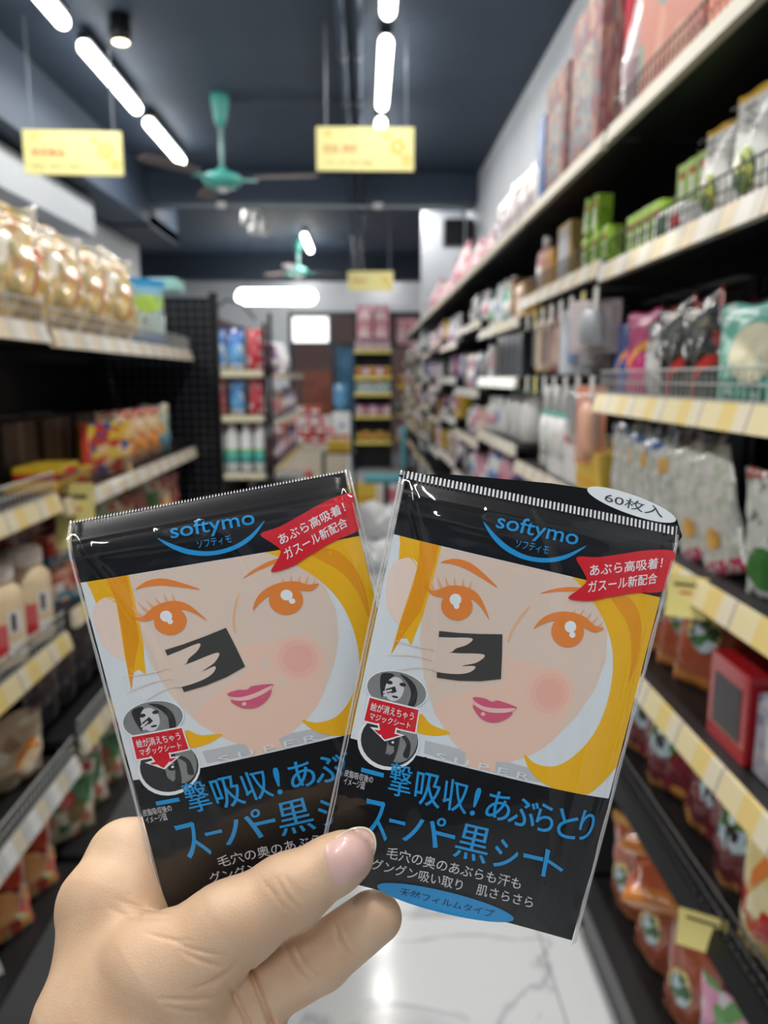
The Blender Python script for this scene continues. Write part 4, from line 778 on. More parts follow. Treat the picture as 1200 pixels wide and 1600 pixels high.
# counter and heaps before the door
ct = tag(empty('checkout_counter', (-.75, 10.2, 0)), 'low checkout counter piled with small red and white cartons', 'counter')
MB().box(-.5, .5, -.3, .3, 0, .62).build('counter_body', mat('cream_laminate', (206, 196, 176), .5), ct)
MB().box(-.53, .53, -.33, .33, .62, .65).build('counter_top', mat('white_laminate', (222, 222, 220), .35), ct)
T['redcarton'] = t_box('small_red_carton', .17, .15, .12, mat('brick_red_carton', (186, 62, 50), .45), M_wpan, (.2, .8, .3, .7))
T['whitecarton'] = t_box('small_white_carton', .17, .15, .12, M_wpan, mat('pinkish_print', (222, 120, 130), .4), (.1, .6, .2, .8))
n = 0
for lv in range(4):
    for i in range(6 - lv):
        k = 'redcarton' if rnd.random() < .5 else 'whitecarton'; n += 1
        put(T[k], (-1.18 + i * .175 + rnd.uniform(0, .01) + lv * .06, 10.05 + rnd.uniform(-.03, .03), .651 + lv * .121), rnd.uniform(-.06, .06), 'small %s carton on the checkout counter, %s in the %s layer' % ('red' if k[0] == 'r' else 'white', ORD[i], ORD[lv]), 'carton', 'cartons on the checkout counter')
for i, (x, y, k, s) in enumerate([(-.75, 8.9, 'whitecarton', 2.0), (-.75, 8.9, 'redcarton', 1.6), (-.05, 9.3, 'x_yellow_crate', 2.0), (.3, 9.2, 'whitecarton', 2.0)]):
    z = 0 if i != 1 else .242
    put(T[k], (x, y, z), .1 * i, ['large white carton on the floor before the counter', 'red carton stacked on the large white floor carton', 'large yellow crate on the floor before the counter', 'large white carton on the floor near the teal chair'][i], 'carton', sc=s)
# water dispenser by the blue glass
wd = tag(empty('water_dispenser', (-.38, 12.6, 0)), 'white water dispenser with blue water barrel before the blue glass', 'water dispenser')
MB().box(-.15, .15, -.15, .15, 0, .95).build('body', M_white, wd, bevel=.02)
MB().lathe([(.03, .95), (.05, 1.0), (.13, 1.06), (.135, 1.15), (.125, 1.18), (.135, 1.21), (.135, 1.36), (.1, 1.4)], n=20).build('water_barrel', mat('blue_barrel', (90, 150, 190), .15, coat=1), wd, True)
MB().box(-.05, .05, -.17, -.15, .72, .76).build('tap', MC['blue'], wd)
# teal office chair
oc = tag(empty('office_chair', (.22, 7.9, 0)), 'teal office chair with black base near the end of the aisle', 'chair')
M_tf = mat('teal_fabric', (70, 140, 150), .7)
MB().box(-.23, .23, -.22, .22, .44, .5).build('seat', M_tf, oc, bevel=.025)
o = MB().box(.15, .2, -.2, .2, .58, 1.0).build('backrest', M_tf, oc, bevel=.022)
MB().tube([(.1, 0, .45), (.23, 0, .5), (.23, 0, .8)], .014, 8).build('back_bracket', M_black, oc, True)
MB().tube([(0, 0, .1), (0, 0, .45)], .028, 10).build('gas_column', M_black, oc, True)
for k in range(5):
    a = k * 2 * math.pi / 5; ca, sa = math.cos(a), math.sin(a); l = MB().tube([(0, 0, .12), (.27 * ca, .27 * sa, .07)], [.022, .014], 8).build('leg', M_black, oc, True)
    MB().tube([(.27 * ca - .02 * sa, .27 * sa + .02 * ca, .03), (.27 * ca + .02 * sa, .27 * sa - .02 * ca, .03)], .029, 12).build('castor', M_black, l, True)
# goods left in the aisle in front of the chair
for i, (x, y, z, s, lab) in enumerate([(.1, 5.9, 0, .8, 'white plastic sack on the aisle floor, nearest one'), (.34, 6.5, 0, .9, 'white plastic sack on the aisle floor beside the right shelves'), (-.2, 6.6, 0, .8, 'white plastic sack on the aisle floor, the leftmost one'), (.15, 7.15, 0, 1.1, 'white plastic sack on the aisle floor right in front of the teal chair')]):
    put(T['whitesack'], (x, y, z), i * 1.1, lab, 'sack', 'white sacks on the aisle floor', sc=s)
T['bin'] = t_bottle('dark_bin', [(.12, 0), (.13, .01), (.16, .36), (.165, .37)], MC['black'], MC['green'], [(.168, .365), (.17, .385), (.1, .41), (.02, .42)])
put(T['bin'], (-.3, 7.5, 0), 0, 'dark bin with green lid left of the teal chair', 'bin')
put(T['x_yellow_crate'], (-.28, 8.3, .711), 0, 'yellow plastic crate on the black trolley left of the teal chair', 'crate', sc=1.2)
tr = tag(empty('trolley', (-.28, 8.3, 0)), 'black metal trolley carrying a yellow crate left of the teal chair', 'trolley')
b = MB()
for x in (-.17, .17):
    for y in (-.13, .13): b.tube([(x, y, .03), (x, y, .71)], .012, 6)
b.build('frame', M_black, tr)
for z in (.2, .71): MB().box(-.18, .18, -.14, .14, z - .015, z).build('tray', M_black, tr)
# ------------------------------------------------------------------ the two cosmetic packets
PK_W, PK_H = 443.0, 655.0          # printed sheet units across and down
M_kblk = mat('packet_black', (9, 9, 12), .35, spec=.3)
INK = dict(black=M_kblk, bg=mat('ice_white_print', (216, 223, 228), .45), skin=mat('pale_skin_print', (220, 200, 186), .45), skin2=mat('warm_skin_print', (230, 196, 178), .45),
    ear=mat('ear_print', (232, 210, 198), .45), hair=mat('golden_hair_print', (234, 178, 24), .45), hair2=mat('deep_hair_print', (226, 150, 18), .45), orange=mat('orange_print', (228, 132, 58), .45),
    lash=mat('lash_print', (226, 170, 132), .45), white=mat('pure_white_print', (228, 234, 238), .45), sq=mat('charcoal_print', (62, 63, 60), .45), lip=mat('rose_lip_print', (206, 92, 122), .45),
    lip2=mat('pale_lip_print', (232, 188, 184), .45), line=mat('nose_line_print', (226, 180, 140), .45), b1=mat('blush_one', (233, 192, 173), .45), b2=mat('blush_two', (232, 184, 167), .45), b3=mat('blush_three', (231, 175, 160), .45),
    grey=mat('grey_print', (128, 130, 130), .45), dk=mat('dark_grey_print', (46, 46, 48), .45), band=mat('pale_grey_band', (186, 190, 194), .45), red=mat('flag_red', (208, 30, 44), .4),
    blue=mat('packet_blue', (30, 146, 212), .4), dblue=mat('navy_letter', (16, 40, 60), .4), pale=mat('silver_letter', (206, 206, 212), .4), hline=mat('hand_outline_print', (226, 208, 192), .45))
INKN = list(INK)
for m_ in INK.values(): m_.node_tree.nodes['Principled BSDF'].inputs['Specular IOR Level'].default_value = .25
c2 = lambda x, y: (560 + x / 2.3077, 720 + y / 2.3077)
c4 = lambda x, y: (500 + x / 2.4, 1080 + y / 2.4)
class Sheet:
    """a packet: maps sheet position (u, v in 0..1) and lift off the card to space"""
    def __init__(s, corners, curl=1.0, seed=0):
        s.c = corners; s.curl = curl; s.seed = seed
        tl, tr, br, bl = corners; s.n = ((tr - tl).cross(bl - tl)).normalized()
        if s.n.dot(CAM - tl) < 0: s.n = -s.n
    def bulge(s, u, v):
        a = max(0, 1 - abs(2*u - 1) ** 5); t = max(0, 1 - abs(2*v - 1) ** 6)
        z = .0022 * a * t
        if v < .075: z -= .0042 * s.curl * ((.075 - v) / .075) ** 2
        z += .0006 * math.sin(u * 5 + 1 + s.seed) * math.sin(v * 7 + .5) * a
        return z
    def P(s, u, v, off=0.0):
        tl, tr, br, bl = s.c; p = (tl * (1-u) + tr * u) * (1-v) + (bl * (1-u) + br * u) * v
        return p + s.n * (s.bulge(u, v) + off)
    def px(s, u, v):
        d = s.P(u, v) - CAM; z = d.dot(FW); return 600 + FPX * d.dot(RT) / z, 800 - FPX * d.dot(UP) / z
def solve(s, x, y):
    u, v = .5, .5
    for _ in range(12):
        a = s.px(u, v); e = 1e-3; b = s.px(u + e, v); c = s.px(u, v + e)
        J = np.array([[(b[0]-a[0])/e, (c[0]-a[0])/e], [(b[1]-a[1])/e, (c[1]-a[1])/e]]); du = np.linalg.solve(J, [x - a[0], y - a[1]])
        u = min(1.3, max(-.3, u + du[0])); v = min(1.3, max(-.3, v + du[1]))
        if abs(du[0]) + abs(du[1]) < 1e-6: break
    return u, v
right_sheet = Sheet([A(630, 739, .2385), A(1064, 826, .2385), A(898, 1472, .2475), A(497, 1366, .2475)], .6)
left_sheet = Sheet([A(97, 820, .2475), A(542, 737, .2475), A(690, 1330, .2565), A(258, 1428, .2565)], 1.6, 2)
ART = []        # (ink, [(u, v) ...]) measured on the packet's face
def poly(ink, pts, conv=c2): ART.append((ink, [solve(right_sheet, *conv(*p)) for p in pts]))
def spl(pts, n=5):
    """closed smooth outline through the points"""
    out = []; L_ = len(pts)
    for i in range(L_):
        p0, p1, p2, p3 = (Vector(pts[(i + k - 1) % L_]) for k in range(4))
        for j in range(n):
            t = j / n; out.append(tuple(.5 * ((2*p1) + (-p0+p2)*t + (2*p0-5*p1+4*p2-p3)*t*t + (-p0+3*p1-3*p2+p3)*t**3)))
    return out
def ell(ink, cx, cy, rx, ry, conv=c2, n=28, ang=.22):
    poly(ink, [(cx + rx*math.cos(a)*math.cos(ang) - ry*math.sin(a)*math.sin(ang), cy + rx*math.cos(a)*math.sin(ang) + ry*math.sin(a)*math.cos(ang)) for a in [2*math.pi*k/n for k in range(n)]], conv)
PB = [(.017, 0), (.985, 0), (.985, 1), (.017, 1)]
ART.append(('black', [(.012, .0), (.988, .0), (.988, .998), (.012, .998)]))
def edge_clip(pts):  return pts
w0 = solve(right_sheet, *c2(130, 265)); w1 = solve(right_sheet, *c2(800, 425)); w2 = solve(right_sheet, *c4(360, 240)); w3 = solve(right_sheet, *c4(1065, 400))
v_at = lambda a, b, u: a[1] + (b[1] - a[1]) * (u - a[0]) / (b[0] - a[0])
VT = lambda u: v_at(w0, w1, u); VB = lambda u: v_at(w2, w3, u)
ART.append(('bg', [(.012, VT(.012)), (.988, VT(.988)), (.988, VB(.988)), (.012, VB(.012))]))
def clipped(ink, pts, conv=c2, smooth=True):
    """polygon limited to the picture window"""
    q = [solve(right_sheet, *conv(*p)) for p in (spl(pts) if smooth else pts)]
    q = [(min(.988, max(.012, u)), v) for u, v in q]
    ART.append((ink, [(u, min(VB(u), max(VT(u), v))) for u, v in q]))
clipped('band', [(240, 1008), (420, 1052), (620, 1108), (820, 1140), (850, 1190), (600, 1150), (420, 1108), (236, 1056)], smooth=False)
clipped('skin2', [(388, 1040), (495, 1060), (494, 1122), (384, 1100)], smooth=False)
clipped('skin', [(292, 308), (420, 338), (560, 370), (700, 402), (800, 430), (862, 520), (898, 620), (892, 720), (850, 830), (788, 920), (700, 1010), (620, 1062), (540, 1088), (470, 1084), (380, 1050), (318, 985), (268, 890), (235, 780), (222, 640), (240, 470)], smooth=False)
clipped('skin2', [(530, 712), (640, 738), (750, 768), (760, 900), (690, 1015), (610, 1064), (520, 1086), (440, 1074), (360, 1035), (300, 950), (275, 880), (400, 830), (520, 800)])
for k, (r, i) in enumerate(((88, 'b1'), (70, 'b2'), (50, 'b3'))): ell(i, 690, 838, r, r * 1.05)
clipped('ear', [(125, 372), (160, 352), (196, 352), (214, 385), (192, 470), (152, 580), (118, 560), (98, 500), (104, 430)])
clipped('hair', [(150, 262), (300, 300), (264, 450), (232, 560), (205, 625), (190, 668), (176, 640), (150, 640), (116, 700), (150, 580), (186, 470), (212, 385), (192, 354), (145, 358), (150, 300)], smooth=False)
clipped('hair2', [(222, 285), (292, 300), (260, 430), (226, 540), (168, 620), (120, 694), (152, 582), (190, 474), (214, 384)], smooth=False)
clipped('hair', [(226, 912), (262, 950), (330, 980), (300, 990), (258, 990), (214, 980), (206, 950)])
clipped('hair', [(770, 400), (900, 430), (1060, 460), (1180, 500), (1150, 750), (1060, 920), (985, 1040), (925, 1110), (872, 1168), (823, 1203), (770, 1200), (700, 1180), (645, 1146), (612, 1105), (598, 1058), (640, 1092), (712, 1100), (790, 1053), (860, 965), (905, 840), (918, 710), (895, 600), (842, 500)])
clipped('hair2', [(905, 480), (985, 500), (1020, 590), (1010, 700), (975, 800), (985, 690), (970, 590)])
# brows, eyes, nose
clipped('orange', [(296, 366), (345, 353), (400, 366), (450, 404), (502, 457), (440, 420), (385, 389), (335, 372)])
clipped('orange', [(655, 479), (700, 463), (760, 455), (812, 460), (780, 470), (705, 473)])
clipped('line', [(622, 520), (585, 556), (550, 612), (536, 655), (546, 650), (560, 610), (594, 560)])
for (bx_, by_), (tx, ty) in (((272, 462), (254, 416)), ((300, 456), (283, 414)), ((325, 452), (312, 414)), ((350, 452), (345, 416)), ((376, 454), (378, 420)), ((400, 460), (408, 428)), ((772, 556), (782, 532)), ((797, 560), (815, 532)), ((820, 570), (842, 545)), ((842, 582), (866, 560)), ((862, 598), (884, 578))):
    poly('lash', [(bx_ - 7, by_ + 4), (tx, ty), (bx_ + 7, by_ + 5)])
ell('orange', 355, 523, 57, 52); ell('orange', 754, 614, 59, 58)
poly('orange', spl([(238, 448), (272, 468), (330, 450), (392, 456), (438, 490), (472, 572), (444, 530), (410, 500), (355, 490), (305, 492), (265, 482)]))
poly('orange', spl([(632, 604), (662, 568), (708, 547), (762, 545), (815, 562), (850, 592), (884, 604), (850, 618), (815, 602), (755, 578), (705, 576), (660, 590)]))
for cx, cy, r in ((350, 500, 21), (354, 524, 10), (764, 598, 21), (771, 627, 11)): ell('white', cx, cy, r, r)
# charcoal sheet with finger tips over it
poly('sq', [(291, 613), (360, 620), (440, 624), (519, 625), (518, 700), (514, 786), (440, 794), (360, 792), (282, 781), (284, 740), (288, 660)])
poly('skin', spl([(270, 640), (340, 637), (410, 640), (392, 662), (352, 676), (330, 690), (270, 684)]))
poly('skin', spl([(270, 688), (350, 693), (452, 698), (430, 725), (385, 736), (350, 742), (270, 730)]))
poly('skin', spl([(265, 728), (350, 740), (420, 740), (400, 762), (345, 768), (268, 756)]))
for a, b_, c_ in (((110, 640), (215, 668), (285, 676)), ((90, 700), (200, 700), (285, 724)), ((120, 760), (210, 742), (283, 752))):
    poly('hline', spl([a, b_, c_, (b_[0], b_[1] + 5)], 4))
# lips
poly('lip', spl([(412, 853), (452, 855), (482, 868), (505, 864), (572, 889), (535, 894), (480, 890), (438, 880)]))
poly('lip2', spl([(414, 866), (450, 884), (500, 892), (566, 892), (540, 906), (490, 908), (440, 898)]))
poly('lip', spl([(413, 880), (452, 900), (500, 911), (556, 906), (530, 931), (488, 943), (448, 931), (424, 906)]))
ell('lip2', 449, 912, 8, 7)
# round grey pictures
ell('white', 108, 1012, 112, 102); ell('dk', 112, 1008, 104, 94)
ell('grey', 150, 1010, 62, 78); poly('dk', spl([(70, 930), (140, 940), (150, 1000), (120, 1090), (60, 1080), (20, 1010)]))
poly('dk', spl([(150, 985), (170, 990), (188, 1020), (180, 1070), (160, 1060), (172, 1020)])); ell('dk', 122, 1016, 16, 11); ell('white', 124, 1014, 5, 4)
ell('white', 138, 826, 113, 70); ell('grey', 138, 826, 108, 66)
poly('dk', spl([(84, 768), (110, 764), (130, 772), (112, 790), (96, 830), (84, 850), (78, 800)])); poly('dk', spl([(150, 768), (190, 790), (212, 830), (204, 880), (176, 890), (190, 840), (176, 800)]))
ell('pale', 130, 822, 34, 44); ell('dk', 112, 798, 12, 7); ell('dk', 160, 806, 12, 7); poly('dk', [(98, 822), (132, 812), (138, 832), (104, 842)]); ell('dk', 132, 850, 12, 4); poly('pale', [(88, 830), (120, 822), (122, 828), (90, 838)]); poly('pale', [(88, 842), (118, 834), (120, 840), (92, 850)])
# banner with arrow
poly('white', [(36, 846), (222, 892), (208, 984), (16, 940)]); poly('red', [(41, 853), (217, 897), (204, 978), (21, 935)])
poly('white', [(68, 944), (142, 962), (136, 978), (168, 988), (95, 1010), (42, 958), (72, 962)]); poly('red', [(74, 940), (136, 956), (130, 982), (152, 988), (95, 1004), (56, 968), (78, 970)])
LET = []       # lettering: (ink, text, quad TL TR BR BL, conv)
LET += [('white', '絵が消えちゃう', [(48, 868), (202, 906), (197, 936), (42, 898)], c2), ('white', 'マジックシート', [(44, 906), (190, 942), (185, 966), (38, 930)], c2)]
# red flag
poly('red', spl([(786, 347), (860, 347), (950, 335), (1045, 322), (1137, 326), (1128, 372), (1112, 425), (1096, 470), (1000, 476), (900, 492), (830, 505), (756, 495), (795, 462), (822, 432), (806, 392)], 4))
LET += [('white', 'あぶら高吸着！', [(833, 374), (1098, 346), (1092, 386), (834, 416)], c2), ('white', 'ガスール新配合', [(828, 432), (1078, 402), (1074, 441), (826, 476)], c2)]
# logo
LET += [('blue', 'softymo', [(508, 186), (799, 249), (783, 322), (488, 257)], c2), ('blue', 'ソフティモ', [(570, 284), (688, 309), (681, 338), (563, 312)], c2)]
poly('blue', spl([(450, 218), (478, 272), (528, 322), (600, 356), (682, 366), (755, 350), (822, 305), (752, 336), (682, 350), (608, 341), (542, 308), (490, 262)], 4))
# lower lettering
poly('blue', [(156, 284), (240, 306), (238, 322), (153, 300)], c4)
for t_, q in (('撃', [(268, 262), (350, 282), (335, 402), (254, 384)]), ('吸', [(366, 294), (462, 318), (446, 440), (350, 416)]), ('収', [(470, 320), (563, 345), (546, 462), (456, 436)]), ('!', [(588, 358), (608, 363), (576, 466), (560, 462)]),
              ('あ', [(636, 366), (726, 386), (702, 490), (616, 470)]), ('ぶ', [(722, 392), (826, 410), (800, 514), (700, 494)]), ('ら', [(822, 414), (886, 430), (866, 532), (802, 516)]), ('と', [(896, 432), (976, 460), (952, 556), (886, 540)]), ('り', [(986, 442), (1040, 456), (1004, 562), (962, 552)]),
              ('ス', [(166, 396), (256, 416), (250, 562), (166, 540)]), ('ー', [(262, 474), (320, 488), (318, 502), (260, 488)]), ('パ', [(350, 452), (476, 476), (446, 590), (306, 556)]), ('ー', [(434, 520), (506, 538), (504, 553), (432, 535)]),
              ('黒', [(532, 490), (646, 516), (618, 646), (496, 616)]), ('シ', [(664, 545), (750, 572), (730, 672), (642, 652)]), ('ー', [(764, 604), (836, 620), (834, 636), (762, 620)]), ('ト', [(846, 588), (926, 622), (898, 704), (828, 690)])):
    LET.append(('blue', t_, q, c4))
poly('blue', [(470 + 256*math.cos(a)*.972 - 30*math.sin(a)*.236 if False else 470 + 256*math.cos(a) - 8*math.sin(a), 790 + 62*math.cos(a) + 40*math.sin(a)) for a in [2*math.pi*k/36 for k in range(36)]], c4)
LET += [('pale', '毛穴の奥のあぶらも汗も', [(256, 578), (758, 700), (748, 742), (246, 622)], c4), ('pale', 'グングン吸い取り　肌さらさら', [(200, 622), (802, 770), (794, 812), (190, 664)], c4),
        ('dblue', '天然フィルムタイプ', [(303, 732), (655, 818), (648, 848), (296, 764)], c4), ('pale', '皮脂吸収後の', [(95, 290), (201, 318), (197, 344), (90, 316)], c4), ('pale', 'イメージ図', [(92, 320), (170, 340), (165, 368), (88, 346)], c4),
        ('bg', 'S U P E R', [(282, 1050), (620, 1128), (614, 1152), (276, 1074)], c2)]
def cut_grid(bm, step=.045):
    for ax in (0, 1):
        vs = [v.co[ax] for v in bm.verts]; k = math.floor(min(vs) / step) + 1
        while k * step < max(vs):
            co = [0, 0, 0]; no = [0, 0, 0]; co[ax] = k * step; no[ax] = 1
            bmesh.ops.bisect_plane(bm, geom=bm.verts[:] + bm.edges[:] + bm.faces[:], plane_co=co, plane_no=no, dist=1e-6); k += 1
def add_art(b, sheet, ink, bm, off):
    b.k = INKN.index(ink); bm.verts.index_update()
    vs = [sheet.P(v.co.x, v.co.y, off) for v in bm.verts]; fs = []
    for f in bm.faces:
        idx = [v.index for v in f.verts]; n = f.normal.z
        fs.append(idx if n < 0 else idx[::-1])
    b.add(vs, fs)
GLY = {}
def glyph(text, bold=0.0):
    if (text, bold) not in GLY:
        cu = bpy.data.curves.new('g', 'FONT'); cu.body = text; cu.resolution_u = 4; cu.offset = bold
        to = bpy.data.objects.new('g', cu); COL.objects.link(to)
        me = bpy.data.meshes.new_from_object(to.evaluated_get(bpy.context.evaluated_depsgraph_get())); bpy.data.objects.remove(to)
        GLY[(text, bold)] = me
    return GLY[(text, bold)]
def letters(b, sheet, ink, text, quad, conv, off, bold=.012, du=0):
    me = glyph(text, bold); xs = [v.co.x for v in me.vertices]; ys = [v.co.y for v in me.vertices]; x0, x1, y0, y1 = min(xs), max(xs), min(ys), max(ys)
    tl, tr, br, bl = [np.array(solve(right_sheet, *conv(*p))) for p in quad]; bm = bmesh.new(); bm.from_mesh(me)
    for v in bm.verts:
        s_ = (v.co.x - x0) / (x1 - x0); t_ = (v.co.y - y0) / (y1 - y0); p = (bl * (1-s_) + br * s_) * (1-t_) + (tl * (1-s_) + tr * s_) * t_; v.co = (p[0] + du, p[1], 0)
    bm.normal_update(); cut_grid(bm, .09); bm.normal_update(); add_art(b, sheet, ink, bm, off); bm.free()
M_film = film('clear_film', .004, .04, bump=.12, ior=1.5)
def crease(u, v):
    """soft folds in the clear film"""
    z = 0
    for (u0, v0, u1, v1, bend, w, h) in ((.03, .03, .19, .66, .1, .011, .0019), (.02, .2, .3, .8, .03, .02, .0006), (.93, .1, .95, .8, .01, .008, .0011), (.965, .02, .955, .7, -.01, .006, .0009), (.3, .045, .8, .06, .0, .01, .001), (.05, .085, .5, .1, 0, .012, .0009), (.45, .02, .6, .3, .06, .02, .0006), (.7, .55, .8, 1.0, .05, .02, .0007), (.86, .3, .88, .95, -.02, .01, .0006)):
        if abs(u1 - u0) < abs(v1 - v0) or True:
            if abs(v1 - v0) > abs(u1 - u0):
                t = (v - v0) / (v1 - v0)
                if 0 < t < 1: c = u0 + (u1 - u0) * t + bend * math.sin(t * math.pi); z += h * math.exp(-((u - c) / w) ** 2) * math.sin(t * math.pi) ** .5
            else:
                t = (u - u0) / (u1 - u0)
                if 0 < t < 1: c = v0 + (v1 - v0) * t; z += h * math.exp(-((v - c) / w) ** 2) * math.sin(t * math.pi) ** .5
    return z
def packet(sheet, label, is_right):
    t = tag(empty('cosmetic_packet', sheet.P(.5, 1, 0)), label, 'packet', 'blotting paper packets')
    inv = Matrix.Translation(-t.location)
    def fin(b, name, mats, smooth=False):
        b.v = [tuple(Vector(v) + inv.translation) for v in b.v]; return b.build(name, mats, t, smooth)
    b = MB(); nu, nv = 24, 32                                    # the stack of sheets itself, with thickness
    vs = [sheet.P(.013 + .974 * i / nu, .002 + .994 * j / nv, -.00012 - .0030 * k) for k in (0, 1) for j in range(nv + 1) for i in range(nu + 1)]
    st = (nu + 1) * (nv + 1); fs = []
    for j in range(nv):
        for i in range(nu): a = j * (nu + 1) + i; fs += [(a, a + nu + 1, a + nu + 2, a + 1), (st + a, st + a + 1, st + a + nu + 2, st + a + nu + 1)]
    for j in range(nv):
        for i in (0, nu): a = j * (nu + 1) + i; fs.append((a, a + nu + 1, a + nu + 1 + st, a + st))
    for i in range(nu):
        for j in (0, nv): a = j * (nu + 1) + i; fs.append((a, a + 1, a + 1 + st, a + st))
    fin(b.add(vs, fs), 'paper_stack', M_kblk, True)
    b = MB(); off = 0
    for ink, pts in ART:
        bm = bmesh.new(); f = bm.faces.new([bm.verts.new((u, v, 0)) for u, v in pts]); bm.normal_update()
        bmesh.ops.triangulate(bm, faces=bm.faces[:]); cut_grid(bm); bm.normal_update(); off += .0000055; add_art(b, sheet, ink, bm, off); bm.free()
    fin(b, 'printed_picture', [INK[k] for k in INKN])
    b = MB()
    for ink, text, quad, conv in LET:
     for du_, k_ in (((-.0009, 0), (.0009, 1)) if ink == 'blue' and len(text) < 2 else ((0, 0),)):
      letters(b, sheet, ink, text, quad, conv, off + .00003 + k_ * .000004, {'softymo': .008}.get(text, (.004 if ord(text[0]) < 0x4e00 else 0) if len(text) < 2 else (.004 if ink != 'white' else .008)), du_)
    fin(b, 'lettering', [INK[k] for k in INKN])
    # clear film, front and back, wider than the card
    b = MB(); nu, nv = 90, 110; vs = []
    for j in range(nv + 1):
        for i in range(nu + 1):
            u = -.006 + 1.012 * i / nu; v = -.004 + 1.01 * j / nv; vs.append(sheet.P(u, v, .0006 + crease(u, v) + .00012 * math.sin(v * 90 + u * 20) * (abs(u - .5) > .46)))
    fs = [(j*(nu+1)+i, (j+1)*(nu+1)+i, (j+1)*(nu+1)+i+1, j*(nu+1)+i+1) for j in range(nv) for i in range(nu)]
    fin(b.add(vs, fs), 'clear_film', M_film, True)
    b = MB(); vs = []; nb = 16
    for j in range(nb + 1):
        for i in range(nb + 1): vs.append(sheet.P(-.006 + 1.012 * i / nb, -.004 + 1.01 * j / nb, -.0036))
    fin(b.add(vs, [(j*(nb+1)+i, j*(nb+1)+i+1, (j+1)*(nb+1)+i+1, (j+1)*(nb+1)+i) for j in range(nb) for i in range(nb)]), 'back_film', M_film, True)
    M_rim = film('film_rim', .28, .1, ior=1.6)
    b = MB()
    for u in (-.006, 1.006): b.tube([sheet.P(u, -.004 + 1.01 * q / 24, -.0012) for q in range(25)], .00045, 8)
    for u in (.004, .994): b.tube([sheet.P(u + .002 * math.sin(q * 1.7), -.004 + 1.01 * q / 24, .0003) for q in range(25)], .00022, 6)
    fin(b, 'film_seam', M_rim, True)
    # serrated heat seal
    b = MB()
    if is_right:
        p0, p1 = solve(right_sheet, *c2(176, 43)), solve(right_sheet, *c2(1142, 246)); n = 66
        for k in range(n):
            u = p0[0] + (p1[0] - p0[0]) * k / n; v = p0[1] + (p1[1] - p0[1]) * k / n; du, dv = .0072, .0135
            vs = [sheet.P(u, v - dv * .3, .0005), sheet.P(u + du, v - dv * .3, .0005), sheet.P(u + du, v + dv, .0005), sheet.P(u, v + dv, .0005)]; b.add(vs, [(0, 3, 2, 1)])
    else:
        n = 90
        for k in range(n):
            u = k / n; vs = [sheet.P(u, .001, .0005), sheet.P(u + .006, .001, .0005), sheet.P(u + .003, -.006, .0003)]; b.add(vs, [(0, 2, 1)])
    fin(b, 'serrated_seal', INK['pale'])
    if is_right:
        pts = [(622, 742), (700, 741), (760, 746), (860, 755), (930, 765), (985, 777), (1030, 792), (1058, 812), (1066, 838), (1058, 850), (960, 825), (800, 790), (640, 756)]
        top = [A(x, y, .2412) for x, y in pts]; bot = [A(x, y, .2426) for x, y in pts]; n = len(pts); b = MB()
        b.add(top + bot, [tuple(range(n)), tuple(reversed(range(n, 2*n)))] + [(i, i+n, (i+1) % n + n, (i+1) % n) for i in range(n)]); fin(b, 'folded_flap', M_kblk)
        oc_ = [(985 + 160*math.cos(a) - 8*math.sin(a), 158 + 56*math.cos(a) + 34*math.sin(a)) for a in [2*math.pi*k/40 for k in range(40)]]
        b = MB().add([A(*c2(*p), .24105) for p in oc_], [tuple(range(40))]); fin(b, 'white_oval', INK['white'])
        me = glyph('60枚入', 0); xs = [v.co.x for v in me.vertices]; ys = [v.co.y for v in me.vertices]; x0, x1, y0, y1 = min(xs), max(xs), min(ys), max(ys); b = MB(); q = [np.array(p) for p in ((892, 112), (1110, 172), (1096, 206), (886, 146))]
        vs = []
        for v in me.vertices:
            s_ = (v.co.x - x0) / (x1 - x0); t_ = (v.co.y - y0) / (y1 - y0); p = (q[3]*(1-s_) + q[2]*s_)*(1-t_) + (q[0]*(1-s_) + q[1]*s_)*t_; vs.append(A(*c2(*p), .24095))
        fin(b.add(vs, [tuple(p.vertices) for p in me.polygons]), 'oval_lettering', mat('oval_letter', (60, 64, 70), .5))
    return t
packet(right_sheet, 'black packet with printed blonde face, the right one, held in front and tilted clockwise', True)
packet(left_sheet, 'black packet with printed blonde face, the left one, behind and tilted counterclockwise', False)
